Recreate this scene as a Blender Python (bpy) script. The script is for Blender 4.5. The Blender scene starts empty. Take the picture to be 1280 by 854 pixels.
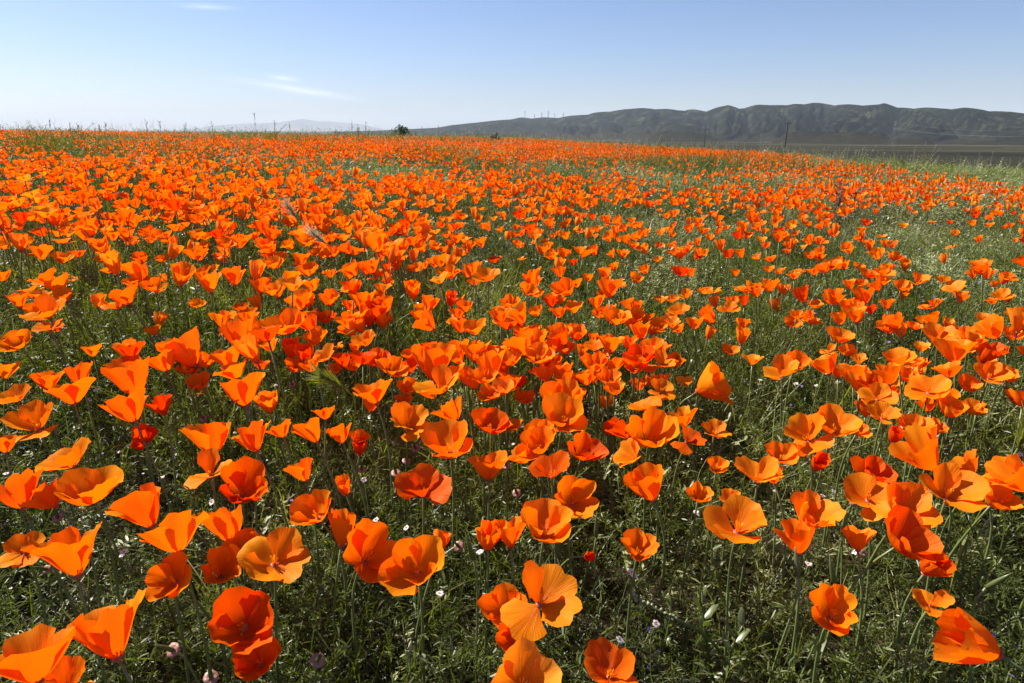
import bpy, math, random
import numpy as np
from mathutils import Vector, Quaternion, Matrix

random.seed(7)
RNG = np.random.default_rng(11)
R = math.radians
scene = bpy.context.scene
COL = scene.collection

# ------------------------------------------------------------------ camera
W, H, F = 1280.0, 854.0, 853.0          # photo size and focal length in its pixels (24 mm on 36 mm)
HORIZON = 162.0
PITCH = math.atan((H / 2 - HORIZON) / F)
CAMZ = 0.74
cam_d = bpy.data.cameras.new('camera')
cam_d.lens = 24.0
cam_d.sensor_width = 36.0
cam_d.clip_start = 0.02
cam_d.clip_end = 120000.0
cam = bpy.data.objects.new('camera', cam_d)
COL.objects.link(cam)
cam.location = (0, 0, CAMZ)
cam.rotation_euler = (R(90) - PITCH, 0, 0)
scene.camera = cam

# ------------------------------------------------------------------ sky, sun, exposure
SUN_AZ, SUN_EL = -58.0, 43.0            # degrees, azimuth from the view direction (+Y), clockwise positive
world = bpy.data.worlds.new('World')
scene.world = world
world.use_nodes = True
nt = world.node_tree
bg = nt.nodes['Background']
sky = nt.nodes.new('ShaderNodeTexSky')
sky.sky_type = 'NISHITA'
sky.sun_disc = False
sky.sun_elevation = R(SUN_EL)
sky.sun_rotation = R(SUN_AZ)
sky.altitude = 900
sky.air_density = 1.0
sky.dust_density = 1.1
sky.ozone_density = 3.0
SKY_STRENGTH = 0.058
# thin cirrus streaks, laid on the sky dome by direction
tc = nt.nodes.new('ShaderNodeTexCoord')
sep = nt.nodes.new('ShaderNodeSeparateXYZ')
nt.links.new(tc.outputs['Generated'], sep.inputs[0])
azn = nt.nodes.new('ShaderNodeMath'); azn.operation = 'ARCTAN2'
nt.links.new(sep.outputs['X'], azn.inputs[0]); nt.links.new(sep.outputs['Y'], azn.inputs[1])
comb = nt.nodes.new('ShaderNodeCombineXYZ')
nt.links.new(azn.outputs[0], comb.inputs[0]); nt.links.new(sep.outputs['Z'], comb.inputs[1])
mp = nt.nodes.new('ShaderNodeMapping')
mp.inputs['Rotation'].default_value = (0, 0, R(6))
mp.inputs['Scale'].default_value = (7.0, 90.0, 1)
nt.links.new(comb.outputs[0], mp.inputs[0])
cn = nt.nodes.new('ShaderNodeTexNoise')
cn.inputs['Scale'].default_value = 1.0
cn.inputs['Detail'].default_value = 6
cn.inputs['Roughness'].default_value = 0.6
nt.links.new(mp.outputs[0], cn.inputs['Vector'])
csum = None
for (c_az, c_z, ln_, th_, tl_, st_) in ((-0.286, 0.050, 0.115, 0.0080, -8, 0.75), (-0.305, 0.064, 0.035, 0.006, -6, 0.6), (-0.385, 0.143, 0.06, 0.006, 0, 0.35), (-0.33, 0.186, 0.13, 0.010, -3, 0.55), (-0.62, 0.19, 0.2, 0.012, 4, 0.35), (-0.9, 0.12, 0.3, 0.012, 5, 0.4)):
    m_ = nt.nodes.new('ShaderNodeMapping'); m_.vector_type = 'TEXTURE'
    m_.inputs['Location'].default_value = (c_az, c_z, 0); m_.inputs['Rotation'].default_value = (0, 0, R(tl_)); m_.inputs['Scale'].default_value = (ln_, th_, 1)
    nt.links.new(comb.outputs[0], m_.inputs[0])
    g_ = nt.nodes.new('ShaderNodeTexGradient'); g_.gradient_type = 'QUADRATIC_SPHERE'; nt.links.new(m_.outputs[0], g_.inputs[0])
    k_ = nt.nodes.new('ShaderNodeMath'); k_.operation = 'MULTIPLY_ADD'; nt.links.new(g_.outputs['Fac'], k_.inputs[0]); k_.inputs[1].default_value = st_
    if csum is not None: nt.links.new(csum, k_.inputs[2])
    else: k_.inputs[2].default_value = 0
    csum = k_.outputs[0]
cr = nt.nodes.new('ShaderNodeMapRange')
cr.inputs['From Min'].default_value = 0.25
cr.inputs['From Max'].default_value = 0.62
nt.links.new(cn.outputs['Fac'], cr.inputs['Value'])
cmul = nt.nodes.new('ShaderNodeMath'); cmul.operation = 'MULTIPLY'
nt.links.new(cr.outputs['Result'], cmul.inputs[0]); nt.links.new(csum, cmul.inputs[1])
cmix = nt.nodes.new('ShaderNodeMix'); cmix.data_type = 'RGBA'
nt.links.new(cmul.outputs[0], cmix.inputs['Factor'])
nt.links.new(sky.outputs[0], cmix.inputs['A'])
cmix.inputs['B'].default_value = (13.0, 13.2, 13.2, 1)
tint = nt.nodes.new('ShaderNodeMix'); tint.data_type = 'RGBA'; tint.blend_type = 'MULTIPLY'
tint.inputs['Factor'].default_value = 1.0; tint.inputs['B'].default_value = (0.92, 0.94, 1.12, 1)
nt.links.new(cmix.outputs['Result'], tint.inputs['A'])
nt.links.new(tint.outputs['Result'], bg.inputs['Color'])
bg.inputs['Strength'].default_value = SKY_STRENGTH

sun_d = bpy.data.lights.new('sun', 'SUN')
sun_d.energy = 5.0
sun_d.angle = R(0.53)
sun_d.color = (1.0, 0.955, 0.88)
sun = bpy.data.objects.new('sun', sun_d)
COL.objects.link(sun)
SUN_DIR = Vector((math.sin(R(SUN_AZ)) * math.cos(R(SUN_EL)), math.cos(R(SUN_AZ)) * math.cos(R(SUN_EL)), math.sin(R(SUN_EL))))
sun.rotation_mode = 'QUATERNION'
sun.rotation_quaternion = SUN_DIR.to_track_quat('Z', 'Y')

scene.view_settings.view_transform = 'Standard'
scene.view_settings.look = 'None'
scene.view_settings.exposure = 1.0
scene.view_settings.gamma = 1.0
scene.view_settings.use_curve_mapping = False
scene.cycles.max_bounces = 6
scene.cycles.diffuse_bounces = 3
scene.cycles.transmission_bounces = 6
scene.cycles.glossy_bounces = 2
scene.cycles.volume_bounces = 2
scene.cycles.use_denoising = True

# ------------------------------------------------------------------ helpers
def ray(px, py):
    """world direction of a photo pixel, scaled to unit depth along the camera axis"""
    cx, cy = (px - W / 2) / F, -(py - H / 2) / F
    sp, cp = math.sin(PITCH), math.cos(PITCH)
    return np.array([cx, cp + cy * sp, -sp + cy * cp])

def project(x, y, z):
    sp, cp = math.sin(PITCH), math.cos(PITCH)
    zz = z - CAMZ
    depth = y * cp - zz * sp
    up = y * sp + zz * cp
    depth = np.where(np.abs(depth) < 1e-6, 1e-6, depth)
    return W / 2 + F * x / depth, H / 2 - F * up / depth, depth

_perm = RNG.random((256, 256))
def vnoise(x, y):
    x = np.asarray(x, float); y = np.asarray(y, float)
    xi = np.floor(x).astype(int); yi = np.floor(y).astype(int)
    fx = x - xi; fy = y - yi
    fx = fx * fx * (3 - 2 * fx); fy = fy * fy * (3 - 2 * fy)
    a = _perm[xi & 255, yi & 255]; b = _perm[(xi + 1) & 255, yi & 255]
    c = _perm[xi & 255, (yi + 1) & 255]; d = _perm[(xi + 1) & 255, (yi + 1) & 255]
    return (a * (1 - fx) + b * fx) * (1 - fy) + (c * (1 - fx) + d * fx) * fy

def fbm(x, y, o=4):
    s = 0; a = 0.5; t = 0
    for i in range(o):
        s = s + a * vnoise(x * 2 ** i + 17.3 * i, y * 2 ** i + 9.1 * i); t += a; a *= 0.5
    return s / t

def sstep(x, a, b):
    t = np.clip((x - a) / (b - a), 0, 1)
    return t * t * (3 - 2 * t)

def mesh_of(name, verts, faces, mat=None, smooth=True, uv=None, mats=None, mat_idx=None):
    me = bpy.data.meshes.new(name)
    v = np.asarray(verts, dtype=np.float64)
    me.from_pydata([tuple(p) for p in v], [], [tuple(f) for f in faces])
    if mats:
        for m in mats: me.materials.append(m)
        if mat_idx is not None: me.polygons.foreach_set('material_index', np.asarray(mat_idx, dtype=np.int32))
    elif mat: me.materials.append(mat)
    if smooth:
        me.polygons.foreach_set('use_smooth', np.ones(len(me.polygons), dtype=bool))
    if uv is not None:
        ul = me.uv_layers.new(name='UVMap')
        li = np.empty(len(me.loops), dtype=np.int32); me.loops.foreach_get('vertex_index', li)
        ul.data.foreach_set('uv', np.asarray(uv, dtype=np.float32)[li].ravel())
    me.update()
    return me

def link(name, data, parent=None, loc=None):
    o = bpy.data.objects.new(name, data)
    COL.objects.link(o)
    if parent: o.parent = parent
    if loc is not None: o.location = loc
    return o

def tag(o, label=None, cat=None, group=None, kind=None):
    if label: o['label'] = label
    if cat: o['category'] = cat
    if group: o['group'] = group
    if kind: o['kind'] = kind
    return o

class MB:
    """collects pieces of one mesh"""
    def __init__(s): s.v = []; s.f = []; s.uv = []; s.m = []; s.n = 0
    def add(s, v, f, uv=None, m=0):
        v = np.asarray(v, float)
        s.v.append(v)
        s.f += [tuple(i + s.n for i in q) for q in f]
        s.m += [m] * len(f)
        s.uv.append(np.zeros((len(v), 2)) if uv is None else np.asarray(uv))
        s.n += len(v)
    def mesh(s, name, mats, smooth=True):
        return mesh_of(name, np.concatenate(s.v), s.f, smooth=smooth, uv=np.concatenate(s.uv), mats=mats, mat_idx=s.m)

def tube(pts, rad, n=6):
    pts = np.asarray(pts, float); k = len(pts)
    rad = np.broadcast_to(np.asarray(rad, float), (k,))
    vs = []; prev = np.array([1.0, 0.13, 0.05])
    for i in range(k):
        t = pts[min(i + 1, k - 1)] - pts[max(i - 1, 0)]
        t = t / (np.linalg.norm(t) + 1e-12)
        a = prev - t * prev.dot(t); a /= np.linalg.norm(a) + 1e-12
        b = np.cross(t, a); prev = a
        for j in range(n):
            an = 2 * math.pi * j / n
            vs.append(pts[i] + rad[i] * (math.cos(an) * a + math.sin(an) * b))
    fs = []
    for i in range(k - 1):
        for j in range(n):
            fs.append((i * n + j, i * n + (j + 1) % n, (i + 1) * n + (j + 1) % n, (i + 1) * n + j))
    fs.append(tuple(range(n))[::-1]); fs.append(tuple((k - 1) * n + j for j in range(n)))
    return np.array(vs), fs

def ribbon(pts, width, side, fold=0.0):
    """leaf blade along pts; width per point; side vector; a shallow fold along the midrib"""
    pts = np.asarray(pts, float); k = len(pts)
    width = np.broadcast_to(np.asarray(width, float), (k,))
    side = np.asarray(side, float)
    up = np.cross(side, pts[-1] - pts[0]); up /= np.linalg.norm(up) + 1e-12
    v = []; f = []
    if fold:
        for i in range(k):
            v += [pts[i] - side * width[i] / 2 + up * fold * width[i], pts[i], pts[i] + side * width[i] / 2 + up * fold * width[i]]
        for i in range(k - 1):
            a = 3 * i
            f += [(a, a + 1, a + 4, a + 3), (a + 1, a + 2, a + 5, a + 4)]
    else:
        for i in range(k):
            v += [pts[i] - side * width[i] / 2, pts[i] + side * width[i] / 2]
        for i in range(k - 1):
            f.append((2 * i, 2 * i + 1, 2 * i + 3, 2 * i + 2))
    return np.array(v), f

# ------------------------------------------------------------------ materials
def new_mat(name):
    m = bpy.data.materials.new(name); m.use_nodes = True
    n = m.node_tree.nodes; n.clear()
    out = n.new('ShaderNodeOutputMaterial')
    return m, m.node_tree, out

def N(t, typ, **kw):
    n = t.nodes.new(typ)
    for k, v in kw.items():
        if k in n.inputs.keys(): n.inputs[k].default_value = v
        else: setattr(n, k, v)
    return n

def ramp(t, stops, fac=None):
    r = t.nodes.new('ShaderNodeValToRGB')
    e = r.color_ramp.elements
    while len(e) < len(stops): e.new(0.5)
    for i, (p, c) in enumerate(stops):
        e[i].position = p; e[i].color = (*c, 1)
    if fac is not None: t.links.new(fac, r.inputs[0])
    return r

def petal_mat(name, tip, mid, base, trans):
    m, t, out = new_mat(name)
    uv = N(t, 'ShaderNodeUVMap')
    sp = N(t, 'ShaderNodeSeparateXYZ'); t.links.new(uv.outputs[0], sp.inputs[0])
    oi = N(t, 'ShaderNodeObjectInfo')
    # fine lengthwise veins
    mpg = N(t, 'ShaderNodeMapping'); mpg.inputs['Scale'].default_value = (38, 2.0, 1)
    t.links.new(uv.outputs[0], mpg.inputs[0])
    nz = N(t, 'ShaderNodeTexNoise', Scale=1.0, Detail=4.0, Roughness=0.6)
    t.links.new(mpg.outputs[0], nz.inputs['Vector'])
    mp2 = N(t, 'ShaderNodeMapping'); mp2.inputs['Scale'].default_value = (5, 1.3, 1)
    t.links.new(uv.outputs[0], mp2.inputs[0])
    nz2 = N(t, 'ShaderNodeTexNoise', Scale=1.0, Detail=3.0)
    t.links.new(mp2.outputs[0], nz2.inputs['Vector'])
    add = N(t, 'ShaderNodeMath', operation='MULTIPLY_ADD')
    t.links.new(nz.outputs['Fac'], add.inputs[0]); add.inputs[1].default_value = 0.42
    t.links.new(sp.outputs['Y'], add.inputs[2])
    sub = N(t, 'ShaderNodeMath', operation='SUBTRACT'); sub.inputs[1].default_value = 0.21
    t.links.new(add.outputs[0], sub.inputs[0])
    rp = ramp(t, [(0.0, base), (0.35, mid), (0.95, tip)], sub.outputs[0])
    hsv = N(t, 'ShaderNodeHueSaturation')
    hm = N(t, 'ShaderNodeMapRange'); t.links.new(oi.outputs['Random'], hm.inputs['Value'])
    hm.inputs['To Min'].default_value = 0.495; hm.inputs['To Max'].default_value = 0.508
    t.links.new(hm.outputs['Result'], hsv.inputs['Hue'])
    t.links.new(rp.outputs[0], hsv.inputs['Color'])
    hs2 = N(t, 'ShaderNodeHueSaturation'); t.links.new(hm.outputs['Result'], hs2.inputs['Hue'])
    hs2.inputs['Color'].default_value = (*trans, 1)
    bmp = N(t, 'ShaderNodeBump', Strength=0.75, Distance=0.0012)
    mixh = N(t, 'ShaderNodeMath', operation='ADD')
    t.links.new(nz.outputs['Fac'], mixh.inputs[0]); t.links.new(nz2.outputs['Fac'], mixh.inputs[1])
    t.links.new(mixh.outputs[0], bmp.inputs['Height'])
    df = N(t, 'ShaderNodeBsdfDiffuse'); t.links.new(hsv.outputs[0], df.inputs['Color']); t.links.new(bmp.outputs[0], df.inputs['Normal'])
    tr = N(t, 'ShaderNodeBsdfTranslucent'); t.links.new(hs2.outputs[0], tr.inputs['Color']); t.links.new(bmp.outputs[0], tr.inputs['Normal'])
    mx = N(t, 'ShaderNodeMixShader'); mx.inputs[0].default_value = 0.5
    t.links.new(df.outputs[0], mx.inputs[1]); t.links.new(tr.outputs[0], mx.inputs[2])
    gl = N(t, 'ShaderNodeBsdfGlossy', Roughness=0.42); t.links.new(bmp.outputs[0], gl.inputs['Normal'])
    gl.inputs['Color'].default_value = (1, 0.62, 0.35, 1)
    m2 = N(t, 'ShaderNodeMixShader'); m2.inputs[0].default_value = 0.014
    t.links.new(mx.outputs[0], m2.inputs[1]); t.links.new(gl.outputs[0], m2.inputs[2])
    t.links.new(m2.outputs[0], out.inputs[0])
    return m

M_PETAL = petal_mat('petal_orange', (0.96, 0.275, 0.008), (0.94, 0.215, 0.004), (0.86, 0.135, 0.002), (0.98, 0.135, 0.001))
M_PETAL_RED_SHADED = petal_mat('petal_red_and_shaded', (0.88, 0.13, 0.003), (0.82, 0.09, 0.002), (0.66, 0.05, 0.002), (0.90, 0.06, 0.0))  # red petals; also holds the shadow painted into flowers standing in shade
M_PETAL_PALE = petal_mat('petal_golden', (0.96, 0.36, 0.03), (0.95, 0.27, 0.008), (0.90, 0.17, 0.003), (1.0, 0.20, 0.004))

def leaf_mat(name, c0, c1, c2, trans=0.3, rough=0.45, gloss=0.06):
    """three greens picked per plant and varied across its leaves"""
    m, t, out = new_mat(name)
    oi = N(t, 'ShaderNodeObjectInfo'); geo = N(t, 'ShaderNodeNewGeometry')
    ad = N(t, 'ShaderNodeMath', operation='MULTIPLY_ADD'); t.links.new(geo.outputs['Random Per Island'], ad.inputs[0]); ad.inputs[1].default_value = 0.55
    wn = N(t, 'ShaderNodeTexNoise', Scale=2.6, Detail=3.0); t.links.new(geo.outputs['Position'], wn.inputs['Vector'])
    wr = N(t, 'ShaderNodeMapRange'); t.links.new(wn.outputs['Fac'], wr.inputs['Value']); wr.inputs['From Min'].default_value = 0.3; wr.inputs['From Max'].default_value = 0.7
    ml = N(t, 'ShaderNodeMath', operation='MULTIPLY'); t.links.new(wr.outputs['Result'], ml.inputs[0]); ml.inputs[1].default_value = 0.45
    t.links.new(ml.outputs[0], ad.inputs[2])
    rp = ramp(t, [(0.05, c0), (0.5, c1), (0.95, c2)], ad.outputs[0])
    df = N(t, 'ShaderNodeBsdfDiffuse'); t.links.new(rp.outputs[0], df.inputs['Color'])
    tr = N(t, 'ShaderNodeBsdfTranslucent')
    hs = N(t, 'ShaderNodeHueSaturation', Saturation=1.25, Value=1.15); t.links.new(rp.outputs[0], hs.inputs['Color']); t.links.new(hs.outputs[0], tr.inputs['Color'])
    mx = N(t, 'ShaderNodeMixShader'); mx.inputs[0].default_value = trans
    t.links.new(df.outputs[0], mx.inputs[1]); t.links.new(tr.outputs[0], mx.inputs[2])
    gl = N(t, 'ShaderNodeBsdfGlossy', Roughness=rough)
    m2 = N(t, 'ShaderNodeMixShader'); m2.inputs[0].default_value = gloss
    t.links.new(mx.outputs[0], m2.inputs[1]); t.links.new(gl.outputs[0], m2.inputs[2])
    t.links.new(m2.outputs[0], out.inputs[0])
    return m

M_FEATHER = leaf_mat('poppy_leaf', (0.025, 0.040, 0.006), (0.095, 0.125, 0.022), (0.27, 0.29, 0.09), 0.42, 0.45, 0.035)
M_GRASS = leaf_mat('grass_blade', (0.10, 0.14, 0.018), (0.23, 0.26, 0.045), (0.38, 0.38, 0.13), 0.45, 0.45, 0.035)
M_FORB = leaf_mat('forb_leaf', (0.06, 0.095, 0.018), (0.115, 0.15, 0.036), (0.18, 0.21, 0.075), 0.38, 0.4, 0.06)
M_AWN = leaf_mat('pale_awn', (0.30, 0.30, 0.18), (0.42, 0.42, 0.27), (0.55, 0.53, 0.38), 0.4, 0.5, 0.04)
M_SAGE = leaf_mat('sage_leaf', (0.17, 0.195, 0.06), (0.28, 0.305, 0.12), (0.41, 0.415, 0.21), 0.2, 0.5, 0.05)
M_STRAW = leaf_mat('dry_straw', (0.14, 0.10, 0.05), (0.24, 0.19, 0.10), (0.36, 0.31, 0.20), 0.2, 0.5, 0.04)
M_STEM = leaf_mat('flower_stem', (0.10, 0.14, 0.035), (0.15, 0.19, 0.055), (0.20, 0.23, 0.08), 0.1, 0.4, 0.06)
M_CALYX = leaf_mat('receptacle', (0.36, 0.07, 0.03), (0.42, 0.10, 0.05), (0.45, 0.16, 0.10), 0.2, 0.5, 0.05)
M_PINK = leaf_mat('faded_pink', (0.30, 0.11, 0.08), (0.40, 0.19, 0.14), (0.50, 0.31, 0.25), 0.3, 0.5, 0.05)
M_STAMEN = leaf_mat('stamen', (0.75, 0.22, 0.01), (0.85, 0.30, 0.01), (0.90, 0.40, 0.03), 0.3, 0.5, 0.03)
M_WHITE = leaf_mat('white_petal', (0.62, 0.58, 0.55), (0.72, 0.70, 0.66), (0.80, 0.78, 0.75), 0.3, 0.5, 0.03)
M_PURPLE = leaf_mat('violet_petal', (0.16, 0.10, 0.40), (0.24, 0.17, 0.50), (0.36, 0.28, 0.60), 0.3, 0.5, 0.03)
M_BARK = leaf_mat('brown_stem', (0.07, 0.045, 0.028), (0.12, 0.08, 0.05), (0.18, 0.13, 0.08), 0.0, 0.6, 0.03)
M_BUSH = leaf_mat('bush_leaf', (0.025, 0.040, 0.016), (0.045, 0.065, 0.026), (0.075, 0.095, 0.045), 0.25, 0.45, 0.05)

def simple_mat(name, c, rough=0.7, metal=0.0, noise=None):
    m, t, out = new_mat(name)
    b = N(t, 'ShaderNodeBsdfPrincipled', Roughness=rough, Metallic=metal)
    tcn = N(t, 'ShaderNodeTexCoord')
    nz = N(t, 'ShaderNodeTexNoise', Scale=noise or 3.0, Detail=5.0)
    t.links.new(tcn.outputs['Object'], nz.inputs['Vector'])
    rp = ramp(t, [(0.3, tuple(x * 0.75 for x in c)), (0.7, tuple(min(1, x * 1.2) for x in c))], nz.outputs['Fac'])
    t.links.new(rp.outputs[0], b.inputs['Base Color'])
    t.links.new(b.outputs[0], out.inputs[0])
    return m
M_WOOD = simple_mat('weathered_pole_wood', (0.06, 0.045, 0.035), 0.85)
M_STEEL = simple_mat('galvanised_steel', (0.18, 0.185, 0.19), 0.7, 0.1)
M_CERAMIC = simple_mat('insulator', (0.25, 0.2, 0.17), 0.3)

# ------------------------------------------------------------------ terrain
T_LEFT = ([0.3, 0.9, 1.3, 1.8, 2.6, 4.7, 8, 15, 24, 34, 60, 150, 400, 1500, 4000, 50000],
          [0, 0, .03, .11, .17, .23, .29, .38, .46, .38, -.9, -6, -9.5, -25, -60, -80])
T_MID = ([0.3, 1.2, 1.8, 2.6, 4.4, 7, 15, 30, 42, 70, 150, 400, 1500, 4000, 50000],
         [0, 0, .03, .06, .09, .12, .15, .13, -.02, -1.4, -6, -9.5, -25, -60, -80])
T_RIGHT = ([0.3, 1.5, 2.6, 4, 7, 10, 13, 17, 24, 40, 100, 250, 600, 1500, 4000, 50000],
           [0, 0, .04, .06, .05, .02, -.06, -.24, -.75, -2.2, -5, -7.4, -12, -25, -60, -80])
def ground_z(x, y):
    x = np.asarray(x, float); y = np.asarray(y, float)
    d = np.hypot(x, y) + 1e-6
    az = np.degrees(np.arctan2(x, y))
    t = np.clip(az / 36.0, -1, 1) * (1 - sstep(np.abs(az), 80, 150))
    ld = np.log(d)
    l, m, r = (np.interp(ld, np.log(T[0]), T[1]) for T in (T_LEFT, T_MID, T_RIGHT))
    tl, tr = np.clip(-t, 0, 1), np.clip(t, 0, 1)
    tl = tl ** 0.8; tr = tr ** 1.25
    z = m * (1 - tl - tr) + l * tl + r * tr
    z = z + 0.05 * (fbm(x * 0.9 + 40, y * 0.9 + 40, 3) - 0.5) * sstep(d, 0.5, 2) + 0.0015 * np.minimum(d, 40) * (fbm(x * 0.25, y * 0.25, 2) - 0.5)
    return z

def gz(x, y): return float(ground_z(x, y))

azs = np.unique(np.concatenate([np.linspace(-180, -55, 40), np.linspace(-55, 55, 331), np.linspace(55, 180, 40)]))[:-1]
rings = np.geomspace(0.12, 42000, 190)
AZ, RG = np.meshgrid(np.radians(azs), rings)
gx, gy = RG * np.sin(AZ), RG * np.cos(AZ)
gzv = ground_z(gx, gy)
na, nr = len(azs), len(rings)
verts = np.concatenate([[[0, 0, gz(0, 0)]], np.stack([gx.ravel(), gy.ravel(), gzv.ravel()], 1)])
faces = [(0, 1 + (j + 1) % na, 1 + j) for j in range(na)]
for i in range(nr - 1):
    a = 1 + i * na; b = a + na
    for j in range(na):
        k = (j + 1) % na
        faces.append((a + j, a + k, b + k, b + j))

def ground_material():
    m, t, out = new_mat('meadow_soil_and_valley')
    geo = N(t, 'ShaderNodeNewGeometry')
    ln = N(t, 'ShaderNodeVectorMath', operation='LENGTH'); t.links.new(geo.outputs['Position'], ln.inputs[0])
    # soil with litter, near
    n1 = N(t, 'ShaderNodeTexNoise', Scale=35.0, Detail=8.0, Roughness=0.7); t.links.new(geo.outputs['Position'], n1.inputs['Vector'])
    soil = ramp(t, [(0.3, (0.030, 0.022, 0.014)), (0.55, (0.065, 0.048, 0.030)), (0.75, (0.13, 0.10, 0.065))], n1.outputs['Fac'])
    # green-brown thatch of the slopes further off
    n2 = N(t, 'ShaderNodeTexNoise', Scale=0.6, Detail=8.0, Roughness=0.65); t.links.new(geo.outputs['Position'], n2.inputs['Vector'])
    thatch = ramp(t, [(0.3, (0.05, 0.06, 0.022)), (0.5, (0.085, 0.095, 0.04)), (0.7, (0.14, 0.13, 0.06))], n2.outputs['Fac'])
    # valley: ploughed and fallow parcels
    mp_ = N(t, 'ShaderNodeMapping'); mp_.inputs['Scale'].default_value = (0.0013, 0.0075, 0.0); mp_.inputs['Rotation'].default_value = (0, 0, R(-9))
    t.links.new(geo.outputs['Position'], mp_.inputs[0])
    vo = N(t, 'ShaderNodeTexVoronoi', distance='CHEBYCHEV', Scale=1.0); t.links.new(mp_.outputs[0], vo.inputs['Vector'])
    sx = N(t, 'ShaderNodeSeparateXYZ'); t.links.new(vo.outputs['Color'], sx.inputs[0])
    parcels = ramp(t, [(0.0, (0.016, 0.015, 0.009)), (0.35, (0.026, 0.025, 0.015)), (0.6, (0.036, 0.040, 0.019)), (0.85, (0.055, 0.050, 0.030)), (1.0, (0.09, 0.08, 0.05))], sx.outputs[0])
    n3 = N(t, 'ShaderNodeTexNoise', Scale=0.012, Detail=9.0, Roughness=0.7); t.links.new(geo.outputs['Position'], n3.inputs['Vector'])
    scrub = ramp(t, [(0.35, (0.45, 0.42, 0.38)), (0.65, (1.25, 1.2, 1.1))], n3.outputs['Fac'])
    pm = N(t, 'ShaderNodeMix', data_type='RGBA', blend_type='MULTIPLY'); pm.inputs['Factor'].default_value = 1.0
    t.links.new(parcels.outputs[0], pm.inputs['A']); t.links.new(scrub.outputs[0], pm.inputs['B'])
    f1 = N(t, 'ShaderNodeMapRange'); t.links.new(ln.outputs['Value'], f1.inputs['Value']); f1.inputs['From Min'].default_value = 5; f1.inputs['From Max'].default_value = 14
    f2 = N(t, 'ShaderNodeMapRange'); t.links.new(ln.outputs['Value'], f2.inputs['Value']); f2.inputs['From Min'].default_value = 60; f2.inputs['From Max'].default_value = 130
    a = N(t, 'ShaderNodeMix', data_type='RGBA'); t.links.new(f1.outputs[0], a.inputs['Factor']); t.links.new(soil.outputs[0], a.inputs['A']); t.links.new(thatch.outputs[0], a.inputs['B'])
    b = N(t, 'ShaderNodeMix', data_type='RGBA'); t.links.new(f2.outputs[0], b.inputs['Factor']); t.links.new(a.outputs['Result'], b.inputs['A']); t.links.new(pm.outputs['Result'], b.inputs['B'])
    bm = N(t, 'ShaderNodeBump', Strength=0.6, Distance=0.01); t.links.new(n1.outputs['Fac'], bm.inputs['Height'])
    p = N(t, 'ShaderNodeBsdfPrincipled', Roughness=0.95); p.inputs['Specular IOR Level'].default_value = 0.1
    t.links.new(b.outputs['Result'], p.inputs['Base Color']); t.links.new(bm.outputs[0], p.inputs['Normal'])
    t.links.new(p.outputs[0], out.inputs[0])
    return m
ground = link('ground', mesh_of('ground', verts, faces, ground_material()))
tag(ground, 'gently rising meadow ground running out to the valley plain', kind='structure')

# ------------------------------------------------------------------ hills
def hill_material(name, dark, olive, brown, scale):
    m, t, out = new_mat(name)
    geo = N(t, 'ShaderNodeNewGeometry')
    uv = N(t, 'ShaderNodeUVMap'); su = N(t, 'ShaderNodeSeparateXYZ'); t.links.new(uv.outputs[0], su.inputs[0])
    n1 = N(t, 'ShaderNodeTexNoise', Scale=scale, Detail=10.0, Roughness=0.68); t.links.new(geo.outputs['Position'], n1.inputs['Vector'])
    n2 = N(t, 'ShaderNodeTexNoise', Scale=scale * 9, Detail=6.0, Roughness=0.8); t.links.new(geo.outputs['Position'], n2.inputs['Vector'])
    s1 = N(t, 'ShaderNodeMath', operation='MULTIPLY_ADD'); t.links.new(n2.outputs['Fac'], s1.inputs[0]); s1.inputs[1].default_value = 0.5
    t.links.new(n1.outputs['Fac'], s1.inputs[2])
    veg = ramp(t, [(0.58, olive), (0.74, dark), (0.9, tuple(x * 0.7 for x in dark))], s1.outputs[0])
    s2 = N(t, 'ShaderNodeMath', operation='MULTIPLY_ADD'); t.links.new(n1.outputs['Fac'], s2.inputs[0]); s2.inputs[1].default_value = 0.5
    t.links.new(su.outputs['Y'], s2.inputs[2])
    fr = N(t, 'ShaderNodeMapRange'); t.links.new(s2.outputs[0], fr.inputs['Value']); fr.inputs['From Min'].default_value = 0.30; fr.inputs['From Max'].default_value = 0.60
    bw = ramp(t, [(0.35, tuple(x * 0.65 for x in brown)), (0.65, brown)], n2.outputs['Fac'])
    mx = N(t, 'ShaderNodeMix', data_type='RGBA'); t.links.new(fr.outputs[0], mx.inputs['Factor'])
    t.links.new(bw.outputs[0], mx.inputs['A']); t.links.new(veg.outputs[0], mx.inputs['B'])
    bm = N(t, 'ShaderNodeBump', Strength=1.0, Distance=45.0); t.links.new(s1.outputs[0], bm.inputs['Height'])
    p = N(t, 'ShaderNodeBsdfPrincipled', Roughness=1.0); p.inputs['Specular IOR Level'].default_value = 0.0
    t.links.new(mx.outputs['Result'], p.inputs['Base Color']); t.links.new(bm.outputs[0], p.inputs['Normal'])
    t.links.new(p.outputs[0], out.inputs[0])
    return m

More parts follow.
